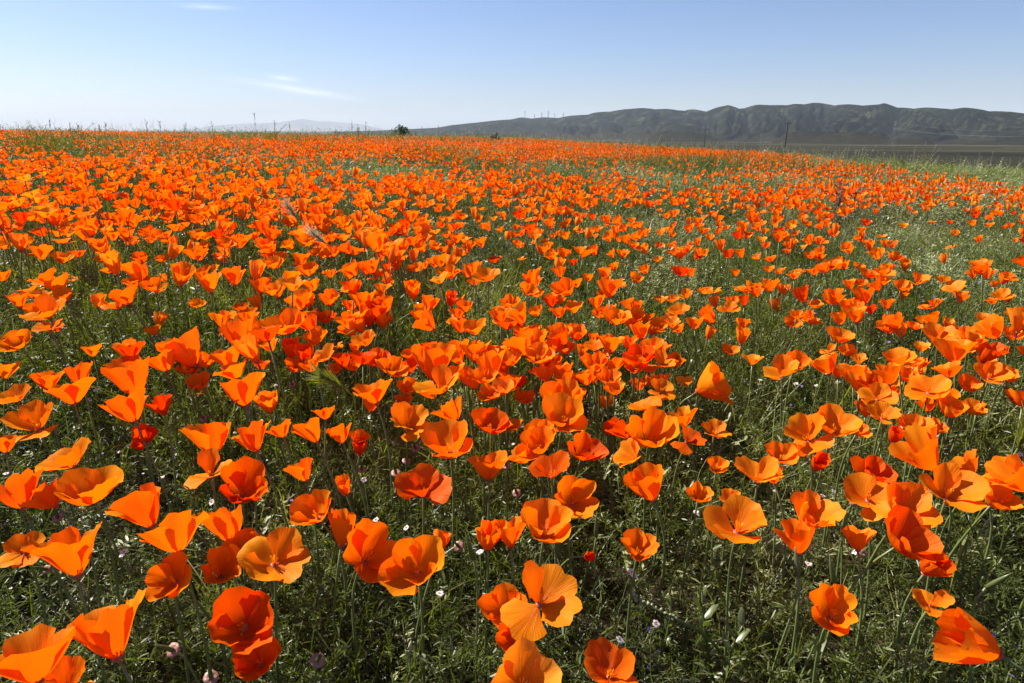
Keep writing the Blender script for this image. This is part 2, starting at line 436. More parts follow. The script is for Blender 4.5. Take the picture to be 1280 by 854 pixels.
def range_mesh(name, sky, az0, az1, dist, front, back, naz, nt_, mat, spur, depth, seed, bumps=1.0):
    """a mountain range: skyline heights come from the photographed ridge, spurs run down to the plain"""
    a = np.linspace(az0, az1, naz)
    # skyline pixel -> elevation angle at this azimuth
    xs = np.array([p[0] for p in sky], float); ys = np.array([p[1] for p in sky], float)
    rr = np.array([ray(px, py) for px, py in zip(xs, ys)])
    saz = np.degrees(np.arctan2(rr[:, 0], rr[:, 1])); tel = rr[:, 2] / np.hypot(rr[:, 0], rr[:, 1])
    el = np.interp(a, saz, tel)
    el = el + 0.0017 * bumps * (np.abs(np.sin(math.pi * a / 2.3 + 2.2 * fbm(a * .4, a * 0 + 3, 2))) - .5) * sstep(el, 0.006, 0.02)
    D = np.interp(a, dist[0], dist[1])
    t = np.concatenate([np.linspace(0, 1, nt_), np.linspace(1, 1.45, nt_ // 4)[1:]])
    A, Tt = np.meshgrid(a, t, indexing='ij')
    Dd = D[:, None] * (front + (1 - front) * np.minimum(Tt, 1)) + D[:, None] * (back - 1) * np.maximum(Tt - 1, 0) / 0.45
    X, Y = Dd * np.sin(np.radians(A)), Dd * np.cos(np.radians(A))
    base = ground_z(X, Y) - 4
    ridge = CAMZ + D * el
    warp = A + (fbm(A * 0.5 / spur + seed, Tt * 1.7, 3) - 0.5) * spur * 3.2
    up = np.minimum(Tt, 1)
    w1 = warp / spur + 0.9 * (fbm(A / spur * .7 + seed, Tt * .8, 2) - .5)
    w2 = warp / spur * 2.3 + 1.2 * (fbm(A / spur * 1.5 + 3 * seed, Tt * 1.6, 2) - .5)
    w3 = warp / spur * 5.3 + 1.6 * (fbm(A / spur * 3 + 5 * seed, Tt * 3, 2) - .5)
    b_ = .50 * np.abs(np.sin(math.pi * w1)) + .32 * np.abs(np.sin(math.pi * w2)) + .18 * np.abs(np.sin(math.pi * w3))
    n3 = fbm(A / spur * 5, Tt * 9 + seed, 5)
    prof = np.where(Tt <= 1, 0.14 * up + 0.86 * sstep(up, 0.18, 1.2) / float(sstep(np.array(1.0), 0.18, 1.2)), 1 - 1.1 * np.maximum(Tt - 1, 0) / 0.45)
    crest = np.exp(-((up - 1) / 0.12) ** 2)
    h = prof * (1 - depth * (1 - b_) * (1 - up ** 5)) + 0.07 * (n3 - 0.5) * sstep(up, 0, .2) * (1 - 0.5 * crest)
    foot = 0.20 * np.exp(-((up - 0.2) / 0.11) ** 2) * sstep(vnoise(A / spur * 0.8 + 3 * seed, 0 * A), 0.45, 0.8)
    h = np.clip(h + foot, -0.1, 1.05)
    Z = base + (ridge[:, None] - base) * h
    ni, nj = A.shape
    v = np.stack([X.ravel(), Y.ravel(), Z.ravel()], 1)
    uvs = np.stack([((A - az0) / (az1 - az0)).ravel(), np.clip(h, 0, 1).ravel()], 1)
    f = [(i * nj + j, (i + 1) * nj + j, (i + 1) * nj + j + 1, i * nj + j + 1) for i in range(ni - 1) for j in range(nj - 1)]
    return link(name, mesh_of(name, v, f, mat, uv=uvs)), (a, D, ridge)

SKYLINE = [(380, 166), (480, 163), (545, 160), (565, 156.5), (600, 153), (625, 150.5), (650, 147.5), (668, 148), (700, 147), (735, 143), (755, 140), (780, 137),
           (815, 135.5), (830, 137), (848, 138.5), (862, 137.5), (882, 139), (895, 135), (910, 132.5), (924, 136), (940, 132.5), (955, 132),
           (972, 130.5), (985, 132), (1003, 129.5), (1015, 129), (1035, 131), (1060, 131.5), (1078, 133), (1095, 130), (1105, 129.5), (1122, 135.5), (1150, 135),
           (1175, 136.5), (1205, 135.5), (1235, 138.5), (1280, 142), (1400, 150), (1700, 152), (2400, 150)]
hills, HILL = range_mesh('hills', SKYLINE, -14, 66, ([-14, 0, 14, 37, 66], [10500, 8800, 6600, 4600, 4200]), 0.46, 1.22, 900, 130,
                         hill_material('chaparral_hills', (0.008, 0.013, 0.009), (0.085, 0.090, 0.042), (0.055, 0.048, 0.030), 0.008), 4.3, 1.40, 5.2)
tag(hills, 'dark green chaparral hills with folded spurs beyond the valley', kind='structure')
MTN = [(60, 164), (230, 163), (262, 158), (300, 155), (330, 154), (352, 153), (368, 150), (376, 149), (392, 151), (412, 152), (440, 154.5), (455, 156), (470, 160), (500, 164)]
mountains, _ = range_mesh('mountains', MTN, -36, -8, ([-36, -8], [40000, 40000]), 0.86, 1.1, 160, 24,
                          hill_material('far_mountain_slopes', (0.20, 0.19, 0.17), (0.27, 0.25, 0.21), (0.32, 0.29, 0.24), 0.0008), 2.5, 0.3, 9.7)
tag(mountains, 'pale blue far mountains on the horizon', kind='structure')

def ridge_at(az):
    a, D, r = HILL
    return np.interp(az, a, D), np.interp(az, a, r)

# dirt road across the valley, a thin raised sheet following the ground
def road(points, width, name):
    P = []
    for (px, py, dist) in points:
        r = ray(px, py); az = math.atan2(r[0], r[1])
        P.append((dist * math.sin(az), dist * math.cos(az)))
    P = np.array(P); tt = np.linspace(0, 1, 60)
    k = np.linspace(0, 1, len(P))
    xs = np.interp(tt, k, P[:, 0]); ys = np.interp(tt, k, P[:, 1])
    d = np.stack([np.gradient(xs), np.gradient(ys)], 1); d /= np.linalg.norm(d, axis=1)[:, None]
    nrm = np.stack([-d[:, 1], d[:, 0]], 1)
    v = []
    for s in (-1, 1):
        x = xs + s * nrm[:, 0] * width / 2; y = ys + s * nrm[:, 1] * width / 2
        v.append(np.stack([x, y, ground_z(x, y) + 0.6], 1))
    v = np.concatenate(v); n = len(xs)
    f = [(i, i + 1, n + i + 1, n + i) for i in range(n - 1)]
    return link(name, mesh_of(name, v, f, M_ROAD))
M_ROAD = simple_mat('pale_dirt', (0.10, 0.088, 0.062), 0.95, 0, 0.01)

# ------------------------------------------------------------------ poppies: petals, flowers, plants
def petal_geo(kind, rng, az0, inner, nu=15, nv=10):
    """one petal as a fan-shaped sheet; flower axis is +Z, base at the origin"""
    u = np.linspace(-1, 1, nu); v = np.linspace(0, 1, nv)
    U, V = np.meshgrid(u, v)
    phi = {'B': 23, 'F': 14, 'W': 38, 'C': 4}[kind] + rng.normal(0, {'B': 6, 'F': 6, 'W': 14, 'C': 3}[kind])
    flare = {'B': 16, 'F': 17, 'W': 20, 'C': 4}[kind] * rng.uniform(0.3, 1.6)
    span = {'B': 68, 'F': 68, 'W': 60, 'C': 78}[kind] * rng.uniform(0.9, 1.1)
    bottom = {'B': 62, 'F': 44, 'W': 32, 'C': 46}[kind]
    if rng.random() < 0.2 and kind != 'C': flare += rng.uniform(15, 38)        # a rim folded outwards
    wav = rng.uniform(4, 9); k1 = rng.uniform(1.2, 2.4); p1 = rng.uniform(0, 6.28)
    k2 = rng.uniform(3.2, 6.5); k3 = rng.uniform(8, 12); p2 = rng.uniform(0, 6.28)
    curl = rng.normal(0, 9)
    theta = phi + bottom * (1 - V) ** 1.9 + flare * V ** 3 + V ** 1.5 * (wav * np.sin(k1 * math.pi * U + p1) + 0.75 * wav * V * np.sin(k2 * math.pi * U + p2) + 0.55 * wav * V ** 3 * np.sin(k3 * U + 2 * p1)) + curl * U * V
    # side edges of cupped petals curl inwards
    theta = theta - {'B': 9, 'F': 10, 'W': -6, 'C': 6}[kind] * np.abs(U) ** 2 * V
    th = np.radians(theta)
    edge = 1 - 0.31 * np.abs(U) ** 2.4 - 0.05 * np.abs(U) + 0.025 * np.sin(7 * U + p2) + 0.018 * np.sin(15 * U + p1)
    edge = edge + 0.012 * np.sin(31 * U + p1) * (nu > 8)
    edge = edge * (1 - (0.09 * rng.random()) * np.exp(-(U / 0.16) ** 2))
    dl = 1.0 / (nv - 1)
    Rr = np.zeros_like(U); Z = np.zeros_like(U)
    for j in range(1, nv):
        tm = 0.5 * (th[j] + th[j - 1])
        Rr[j] = Rr[j - 1] + np.sin(tm) * dl; Z[j] = Z[j - 1] + np.cos(tm) * dl
    L = 0.80
    Rr = 0.035 + Rr * edge * L * (0.94 if inner else 1.02) ; Z = Z * edge * L
    a = R(az0) + U * R(span) * (0.72 + 0.28 * V)
    # fine crumple
    cr_ = 0.010 * V * (np.sin(9 * U + 7 * V + p1) + np.sin(17 * U - 5 * V + p2) * 0.6)
    Rr = Rr + cr_
    vx = np.stack([(Rr * np.cos(a)).ravel(), (Rr * np.sin(a)).ravel(), Z.ravel()], 1)
    f = [(j * nu + i, j * nu + i + 1, (j + 1) * nu + i + 1, (j + 1) * nu + i) for j in range(nv - 1) for i in range(nu - 1)]
    uvs = np.stack([(U * 0.5 + 0.5).ravel() + az0 * 0.013, V.ravel()], 1)
    return vx, f, uvs

def flower_geo(kind, seed, nu=15, nv=10):
    rng = np.random.default_rng(seed)
    rot = rng.uniform(0, 90)
    ps = []
    for q in range(4):
        ps.append(petal_geo(kind, rng, rot + 90 * q + rng.normal(0, 7), q % 2 == 0, nu, nv))
    # wind shears the whole cup
    sh = rng.normal(0, 0.14, 2)
    allv = np.concatenate([p[0] for p in ps])
    for p in ps:
        p[0][:, 0] += sh[0] * p[0][:, 2] ** 2; p[0][:, 1] += sh[1] * p[0][:, 2] ** 2
    allv = np.concatenate([p[0] for p in ps])
    ext = (np.ptp(allv[:, 0]) + np.ptp(allv[:, 1])) / 2
    if kind == 'C': ext = max(ext, 0.62)
    sc = 1.0 / ext
    for p in ps: p[0][:] *= sc
    return ps, sc, float(np.mean(allv[:, 2].max()) * sc)

def stamens_geo(seed, sc):
    rng = np.random.default_rng(seed)
    mb = MB()
    for i in range(16):
        a = rng.uniform(0, 6.28); r = rng.uniform(0.02, 0.11); h = rng.uniform(0.16, 0.27)
        p0 = np.array([0.03 * math.cos(a), 0.03 * math.sin(a), 0.02]); p1 = np.array([r * math.cos(a), r * math.sin(a), h])
        s = np.array([-math.sin(a), math.cos(a), 0])
        mb.add(*ribbon([p0 * sc, (p0 * .5 + p1 * .5) * sc, p1 * sc], [0.012 * sc, 0.02 * sc, 0.03 * sc], s))
    return mb

def rim_geo(sc):
    """flared pink-red receptacle under the petals"""
    n = 10
    prof = [(0.012, -0.10), (0.030, -0.045), (0.085, -0.006), (0.075, 0.012), (0.03, 0.02)]
    v = []; f = []
    for (r, z) in prof:
        for j in range(n): v.append((r * math.cos(j * 2 * math.pi / n) * sc, r * math.sin(j * 2 * math.pi / n) * sc, z * sc))
    for i in range(len(prof) - 1):
        for j in range(n): f.append((i * n + j, i * n + (j + 1) % n, (i + 1) * n + (j + 1) % n, (i + 1) * n + j))
    return np.array(v), f

VARIANTS = {}
for kind, cnt in (('B', 9), ('F', 10), ('W', 8), ('C', 4)):
    VARIANTS[kind] = []
    for i in range(cnt):
        ps, sc, hh = flower_geo(kind, 100 * ord(kind) + i)
        d = {'h': hh, 'sc': sc, 'geo': ps}
        d['petals'] = {}
        for shade, mat in (('o', M_PETAL), ('d', M_PETAL_RED_SHADED), ('p', M_PETAL_PALE)):
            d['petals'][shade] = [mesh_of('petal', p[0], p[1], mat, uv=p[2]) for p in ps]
        st = stamens_geo(i * 7 + ord(kind), sc)
        d['st_geo'] = st
        d['stamens'] = st.mesh('stamens', [M_STAMEN], smooth=False)
        rv, rf = rim_geo(sc); d['rim_geo'] = (rv, rf)
        d['rim'] = mesh_of('receptacle', rv, rf, M_CALYX)
        VARIANTS[kind].append(d)

def bezier(p0, p1, p2, p3, n):
    t = np.linspace(0, 1, n)[:, None]
    return (1 - t) ** 3 * p0 + 3 * (1 - t) ** 2 * t * p1 + 3 * (1 - t) * t * t * p2 + t ** 3 * p3

def place_on_ray(px, py, w, s0=0.056, h0=0.27, hmin=0.15, hmax=0.37):
    """depth along the pixel's ray: a flower head of usual size standing at a usual height over the ground"""
    r = ray(px, py)
    dep = np.geomspace(0.42, 12, 900)
    P = r[None, :] * dep[:, None] + np.array([0, 0, CAMZ])
    hgt = P[:, 2] - ground_z(P[:, 0], P[:, 1])
    s = w * dep / F
    cost = (np.log(s / s0) / 0.22) ** 2 + ((hgt - h0) / 0.045) ** 2 + 1e3 * ((hgt < hmin) | (hgt > hmax))
    i = int(np.argmin(cost))
    return P[i], float(s[i]), float(hgt[i])

# photo position (pixels), width, shape (B bowl, F funnel, W wide splayed, C half closed), shade (d: red, mostly shadow put into the colour), lean azimuth, tilt, seed
POP = [
 (90,690,80,'F','o',215,24),(28,685,46,'W','o',270,22),(217,668,76,'F','o',205,34),(213,722,58,'B','o',245,48),(132,792,92,'F','o',205,28),
 (42,820,104,'F','o',230,30),(303,780,74,'B','d',280,50),(323,826,54,'B','d',275,48),(285,655,55,'F','o',240,24),(276,712,50,'B','o',300,36),
 (342,697,78,'W','o',290,34),(80,852,62,'W','o',270,22),(305,682,46,'B','o',270,20),(391,640,56,'B','o',225,40),(430,662,40,'C','o',60,18),(463,692,72,'B','o',310,58),
 (521,708,72,'B','o',268,42),(551,677,26,'C','o',60,40),(610,672,36,'C','o',270,12),(637,668,40,'F','o',240,14),(629,762,52,'B','o',265,44),
 (643,799,48,'B','d',270,48),(655,852,78,'B','p',270,32),(682,657,70,'B','o',285,24),(680,742,88,'W','o',300,30),(798,685,46,'B','o',270,26),
 (763,836,70,'W','d',280,18),(736,696,15,'C','d',300,60),(925,652,74,'W','o',275,16),(1012,645,58,'F','o',270,14),(999,673,50,'F','o',250,16),
 (1042,764,58,'B','o',265,36),(1070,674,42,'F','o',240,24),(1135,675,72,'B','d',310,46),(1165,706,36,'C','d',300,26),(1167,751,46,'W','o',285,30),
 (1215,802,62,'C','o',165,62),(1134,634,64,'B','o',285,30),(1084,618,60,'W','o',215,36),(1092,592,46,'B','d',300,40),(1187,609,70,'W','o',265,14),
 (1247,622,48,'B','o',285,34),(1270,595,60,'F','o',190,38),(1208,583,42,'F','o',200,40),(1236,600,32,'F','d',300,30),(1153,567,54,'F','o',190,36),
 (1145,532,40,'B','o',265,18),(1171,535,26,'F','o',330,24),(1118,545,21,'C','d',270,8),(1104,517,40,'W','o',270,10),(1099,494,43,'W','o',270,18),
 (1163,484,48,'W','o',240,30),(1158,506,26,'F','o',220,20),(1188,511,38,'B','o',270,16),(1216,511,32,'B','o',310,20),(1043,531,52,'B','o',265,14),
 (1073,538,28,'B','o',290,24),(1008,540,52,'W','o',200,24),(977,568,40,'B','o',250,14),(1000,562,28,'F','o',190,40),(1023,579,25,'C','d',270,30),
 (948,590,56,'W','o',255,12),(966,596,30,'F','o',190,20),(873,618,34,'B','o',270,14),(914,621,30,'W','o',270,8),(896,582,32,'B','o',260,16),
 (808,607,46,'F','o',170,26),(787,568,46,'W','o',200,42),(812,541,58,'B','o',270,30),(775,536,30,'C','d',180,40),(853,523,37,'F','o',210,22),
 (862,545,42,'W','d',330,20),(893,538,37,'W','o',280,16),(675,540,42,'B','o',240,26),(705,520,58,'B','o',280,34),(672,556,46,'B','o',250,22),
 (652,570,36,'F','o',180,48),(730,563,48,'B','d',300,30),(690,586,48,'W','d',250,20),(718,622,56,'B','o',290,38),(703,496,46,'B','o',265,20),
 (805,505,40,'W','o',215,30),(827,485,36,'W','o',300,18),(768,487,29,'B','o',260,14),(887,483,48,'F','o',335,52),(335,503,29,'C','p',240,14),
 (352,537,36,'F','o',210,30),(389,539,37,'F','o',200,34),(407,516,31,'F','o',250,20),(424,543,34,'F','o',200,32),(449,547,26,'B','o',320,20),(450,560,22,'C','d',300,20),
 (465,490,50,'F','o',200,30),(509,526,50,'W','o',290,24),(548,480,54,'W','o',230,20),(565,514,44,'F','o',215,30),(560,552,68,'B','o',250,20),
 (611,584,48,'F','o',250,8),(613,530,46,'B','d',300,30),(611,493,33,'B','o',270,30),(379,588,40,'F','o',220,32),(528,608,62,'W','d',275,20),
 (430,610,22,'C','o',240,16),(314,549,46,'F','o',215,36),(265,548,52,'F','o',250,16),(260,584,54,'W','o',260,10),(302,608,58,'B','d',300,40),(320,618,36,'W','d',320,20),
 (85,571,58,'W','o',220,26),(113,612,70,'B','o',250,18),(60,623,46,'F','o',190,44),(20,617,52,'F','o',210,34),(180,635,68,'F','o',200,30),
 (6,555,36,'F','o',240,20),(42,525,56,'W','o',265,12),(20,495,42,'W','o',260,14),(88,490,54,'F','o',215,28),(162,510,54,'F','o',200,22),
 (164,472,52,'F','o',220,18),(203,507,35,'F','d',210,26),(303,490,50,'F','o',205,26),(59,477,34,'F','o',255,10),(100,470,34,'F','o',215,24),(165,437,40,'F','d',260,8),
 (205,452,45,'F','o',210,24),(232,437,50,'F','o',200,26),(237,461,30,'B','o',270,16),(257,452,26,'F','o',300,14),(180,545,28,'C','d',300,30),(175,555,20,'C','d',280,30),
 (285,447,45,'F','o',210,28),(292,463,44,'F','o',200,22),(300,420,44,'F','o',215,26),(277,399,31,'F','o',250,14),(310,400,29,'F','o',240,14),
 (145,379,38,'W','o',240,16),(57,388,47,'W','o',270,22),(80,371,30,'W','o',250,18),(58,348,39,'W','o',215,22),(4,345,24,'F','o',240,14),
 (170,352,30,'B','o',240,20),(192,358,30,'B','o',270,24),(225,346,34,'F','o',300,20),(262,353,36,'F','o',250,10),(291,346,32,'F','o',215,24),(175,340,34,'F','o',215,20),
 (356,405,47,'B','o',225,22),(394,423,31,'F','o',270,12),(363,437,24,'C','d',250,14),(382,446,27,'C','d',300,10),(388,457,30,'F','o',200,28),
 (373,378,30,'F','o',210,22),(413,375,27,'F','o',300,22),(407,397,27,'B','d',270,24),(434,400,30,'B','o',250,20),(455,375,36,'F','o',240,14),(461,393,30,'C','d',300,10),
 (457,425,35,'W','o',260,16),(437,412,24,'F','o',190,36),(443,435,18,'F','o',240,20),(470,449,36,'B','d',230,24),(490,460,38,'B','o',290,24),(511,460,24,'F','d',300,20),(445,453,18,'B','d',270,20),
 (326,357,26,'F','o',240,16),(346,366,24,'F','o',270,14),(390,357,26,'F','o',200,24),(386,338,26,'B','o',260,20),(413,342,19,'F','o',250,10),(437,342,23,'F','o',240,20),
 (458,335,26,'F','o',220,16),(478,359,23,'F','o',250,10),(470,344,24,'W','o',250,14),(516,363,23,'C','o',240,10),(535,403,35,'F','o',200,40),(532,387,24,'F','o',230,20),(563,375,17,'C','d',260,8),
 (581,384,23,'B','o',250,16),(575,408,27,'F','o',240,24),(560,341,30,'B','o',240,18),(610,345,36,'W','o',270,16),(590,338,24,'F','o',220,16),(625,395,33,'F','o',240,16),(637,378,26,'B','o',260,16),
 (541,453,49,'F','o',250,12),(566,468,31,'F','o',220,24),(585,472,25,'B','o',270,16),(592,440,36,'F','o',215,20),(612,456,38,'F','o',230,22),(620,438,32,'F','o',250,16),(634,450,36,'B','o',260,16),
 (605,472,34,'B','o',280,18),(575,435,26,'F','o',230,20),(632,476,26,'W','o',270,16),(536,435,22,'F','d',250,20),
 (663,348,27,'F','o',205,24),(672,367,19,'B','o',280,16),(650,403,20,'C','d',260,14),(700,340,19,'F','o',250,16),(693,359,13,'F','o',260,12),
 (698,391,23,'F','o',240,16),(714,380,14,'F','o',250,10),(700,376,18,'B','o',250,16),(735,347,15,'F','o',250,12),(758,351,15,'B','o',250,16),(775,356,15,'W','o',260,14),
 (745,378,22,'F','o',230,20),(770,398,36,'B','o',250,18),(790,400,30,'F','o',280,20),(760,390,26,'F','o',230,20),(795,383,18,'F','o',240,10),(750,392,24,'B','o',250,20),
 (840,374,18,'W','o',260,10),(858,368,20,'W','o',250,14),(850,388,28,'W','o',250,20),(868,404,26,'F','o',250,10),(848,411,20,'F','o',200,30),
 (887,395,22,'C','o',200,34),(893,377,16,'F','o',240,14),(911,385,28,'W','o',260,18),(914,377,18,'F','o',280,14),(927,421,19,'C','o',250,6),(933,363,15,'F','o',240,14),(945,366,19,'F','o',250,18),
 (864,341,15,'F','o',250,16),(958,356,18,'F','o',300,14),(700,415,34,'B','o',250,20),(720,418,26,'F','o',280,18),(741,422,14,'F','o',250,12),(653,430,42,'F','o',220,22),(672,444,42,'B','o',260,22),(660,416,32,'F','o',230,18),
 (706,436,30,'B','o',250,20),(690,432,30,'F','o',240,18),(743,432,32,'W','o',230,20),(763,430,36,'F','o',260,20),(785,428,24,'F','o',250,20),(800,414,32,'F','o',220,24),(818,410,26,'F','o',300,24),(832,403,22,'F','o',280,20),(815,432,32,'B','o',250,20),
 (800,446,40,'B','d',260,24),(826,451,38,'W','o',290,20),(845,452,22,'F','o',280,16),(702,464,30,'F','o',260,18),(742,454,34,'B','o',240,22),(768,455,32,'F','o',240,14),(690,455,30,'F','d',280,20),
 (732,473,28,'F','o',210,20),(760,472,32,'B','o',270,20),(650,478,22,'B','d',260,18),(712,480,24,'F','o',240,20),
 (980,461,42,'W','o',260,22),(965,469,18,'F','o',190,30),(1032,457,34,'F','o',215,24),(1047,464,24,'F','o',250,16),(1066,469,37,'F','o',240,10),(1112,468,38,'F','o',230,12),
 (1127,445,28,'W','o',260,12),(1153,454,17,'F','o',250,10),(1187,462,36,'F','o',220,18),(1238,466,42,'W','o',250,26),(1172,420,42,'W','o',230,22),
 (1192,438,46,'F','o',250,20),(1200,418,34,'B','o',250,16),(1217,430,30,'F','o',240,16),(1235,442,32,'F','d',300,20),(1240,413,36,'F','o',190,38),(1267,418,28,'F','o',280,20),(1166,398,22,'F','o',220,24),(1184,404,18,'F','o',300,16),
 (1142,408,19,'B','o',250,16),(1110,403,20,'F','o',300,24),(1050,398,20,'F','o',240,16),(1072,399,18,'F','o',260,20),(996,394,19,'B','o',250,12),
 (1060,439,24,'B','o',250,22),(1036,437,22,'W','o',250,16),(1249,440,16,'C','d',270,10),(1256,438,14,'F','o',250,16),(980,362,20,'B','o',260,14),(1002,368,24,'F','d',230,20),(1018,381,20,'B','o',250,16),(1038,374,24,'B','o',240,20),
 (1057,380,24,'F','o',230,20),(1080,370,25,'F','o',240,18),(1072,383,20,'B','o',250,14),(1088,387,18,'F','d',260,16),(992,344,19,'F','o',250,14),
 (1018,338,21,'F','o',230,16),(1062,356,18,'F','o',190,20),(1077,354,16,'B','o',260,12),(1105,340,24,'W','o',250,16),(1102,352,18,'B','o',250,16),
 (1127,358,24,'B','o',260,20),(1148,350,26,'W','o',240,20),(1180,349,22,'W','o',280,18),(1168,379,18,'F','o',260,14),(1252,370,26,'W','o',200,24),(1240,376,16,'F','o',240,14),
 (1220,338,18,'W','o',250,16),(1262,345,20,'W','o',260,14),(1242,355,12,'F','o',250,12),
]
EXTRA_LABELS = {
 (42,820): 'very large wide orange cup poppy leaning against another very large funnel-shaped bloom',
 (132,792): 'very large funnel-shaped orange poppy beside a very large wide cup poppy',
 (1215,802): 'large half-closed orange poppy tipped over on its side under a small splayed one',
 (655,852): 'big pale golden-orange bowl poppy below a small red one',
 (643,799): 'small deep red cup poppy between two open orange ones',
 (1042,764): 'lone open bowl poppy standing apart in bare grass on a straight green stem',
 (798,685): 'lone round bowl poppy above a dark gap in the grass',
 (680,742): 'big splayed poppy with loose petals flung outwards beside a small bowl poppy',
 (629,762): 'open bowl poppy showing yellow stamens, touching a small red cup below it',
 (521,708): 'large ruffled bowl poppy with its mouth open, overlapping another ruffled one',
 (463,692): 'large ruffled poppy tilted sideways behind another ruffled bowl poppy',
 (1135,675): 'large deep red bowl poppy with a dark heart under an orange one',
 (303,780): 'large deep red bowl poppy above a smaller red cup',
 (323,826): 'deep red cup poppy hanging just under a larger red bowl poppy',
 (763,836): 'splayed red-shaded poppy with three petals spread like a star',
 (925,652): 'splayed orange poppy with two petals raised in a V',
 (165,437): 'deep red funnel poppy standing by itself above the orange ones',
 (213,722): 'round open poppy facing outwards with visible stamens below a folded funnel poppy',
 (217,668): 'large folded funnel poppy hanging over a small round open poppy',
 (90,690): 'large funnel poppy with overlapping petals above two very large ones',
 (28,685): 'small flat orange poppy beside a large overlapping funnel poppy',
 (528,608): 'splayed red-shaded orange poppy standing alone in a clearing',
 (611,584): 'upright trumpet-shaped orange poppy joined to a wide bowl poppy',
 (560,552): 'wide open bowl poppy joined to an upright trumpet-shaped one',
 (1023,579): 'small round deep red half-closed poppy beside a pale stem',
 (335,503): 'small pale golden half-closed poppy tucked against a funnel poppy',
 (927,421): 'small upright half-closed poppy alone on green grass',
 (1187,609): 'open orange poppy with wing-like petals spread to both sides',
}
SHAPE_WORD = {'B': 'open bowl-shaped', 'F': 'funnel-shaped', 'W': 'wide splayed', 'C': 'half-closed'}
SHADE_WORD = {'o': 'bright orange', 'd': 'red-shaded orange', 'p': 'pale golden-orange'}

def quat_axis(lean, tilt, spin):
    lean, tilt = R(lean), R(tilt)
    ax = Vector((math.sin(tilt) * math.cos(lean), math.sin(tilt) * math.sin(lean), math.cos(tilt)))
    return Vector((0, 0, 1)).rotation_difference(ax) @ Quaternion((0, 0, 1), spin), ax

GROUP = 'orange poppies blooming across the meadow'
ALL_HEADS = []          # kept to judge crowding: x, y, z, width
pop_n = 0
def build_poppy(px, py, w, kind, shade, lean, tilt, label=None):
    global pop_n
    if kind == 'F' and 190 <= lean <= 260: lean = 360 - lean - 10      # cups blown over away from the wind, seen from their side
    if kind in 'BW' and tilt < 60 and lean > 200: tilt *= 0.72
    rng = random.Random(pop_n * 31 + 5)
    P, s, hgt = place_on_ray(px, py, w); s *= 1.08 if w > 45 else 0.98
    var = VARIANTS[kind][rng.randrange(len(VARIANTS[kind]))]
    q, ax = quat_axis(lean + rng.uniform(-12, 12), tilt + rng.uniform(-5, 5), rng.uniform(0, 6.28))
    head = Vector(P) - ax * (0.48 * var['h'] * s)
    away = rng.uniform(0.02, 0.07)
    bx, by = head.x - ax.x * away * 1.6 + rng.uniform(-.02, .02), head.y - ax.y * away * 1.6 + rng.uniform(-.02, .02)
    bz = gz(bx, by) - 0.01
    root = link('poppy', None, loc=(bx, by, bz)); root.empty_display_size = 0.02
    hl = head - root.location
    pts = bezier(np.zeros(3), np.array([0, 0, hl.z * 0.5]), np.array(hl - ax * min(0.09, hl.length * .4)), np.array(hl - ax * 0.02 * s), 9)
    tv, tf = tube(pts, np.linspace(0.0022, 0.0015, 9), 6)
    link('stem', mesh_of('stem', tv, tf, M_STEM), root)
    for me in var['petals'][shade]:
        o = link('petal', me, root)
        o.rotation_mode = 'QUATERNION'; o.rotation_quaternion = q; o.location = hl; o.scale = (s, s, s)
    for nm, me in (('receptacle', var['rim']), ('stamens', var['stamens'])):
        if nm == 'stamens' and (kind in 'C' or w < 20): continue
        if nm == 'receptacle' and w < 18: continue
        o = link(nm, me, root)
        o.rotation_mode = 'QUATERNION'; o.rotation_quaternion = q; o.location = hl; o.scale = (s, s, s)
    root['category'] = 'poppy'; root['group'] = GROUP
    ALL_HEADS.append((P[0], P[1], P[2], s, root, kind, shade, tilt, label, px, py, w))
    pop_n += 1
    return root

for e in POP:
    build_poppy(*e, label=EXTRA_LABELS.get((e[0], e[1])))

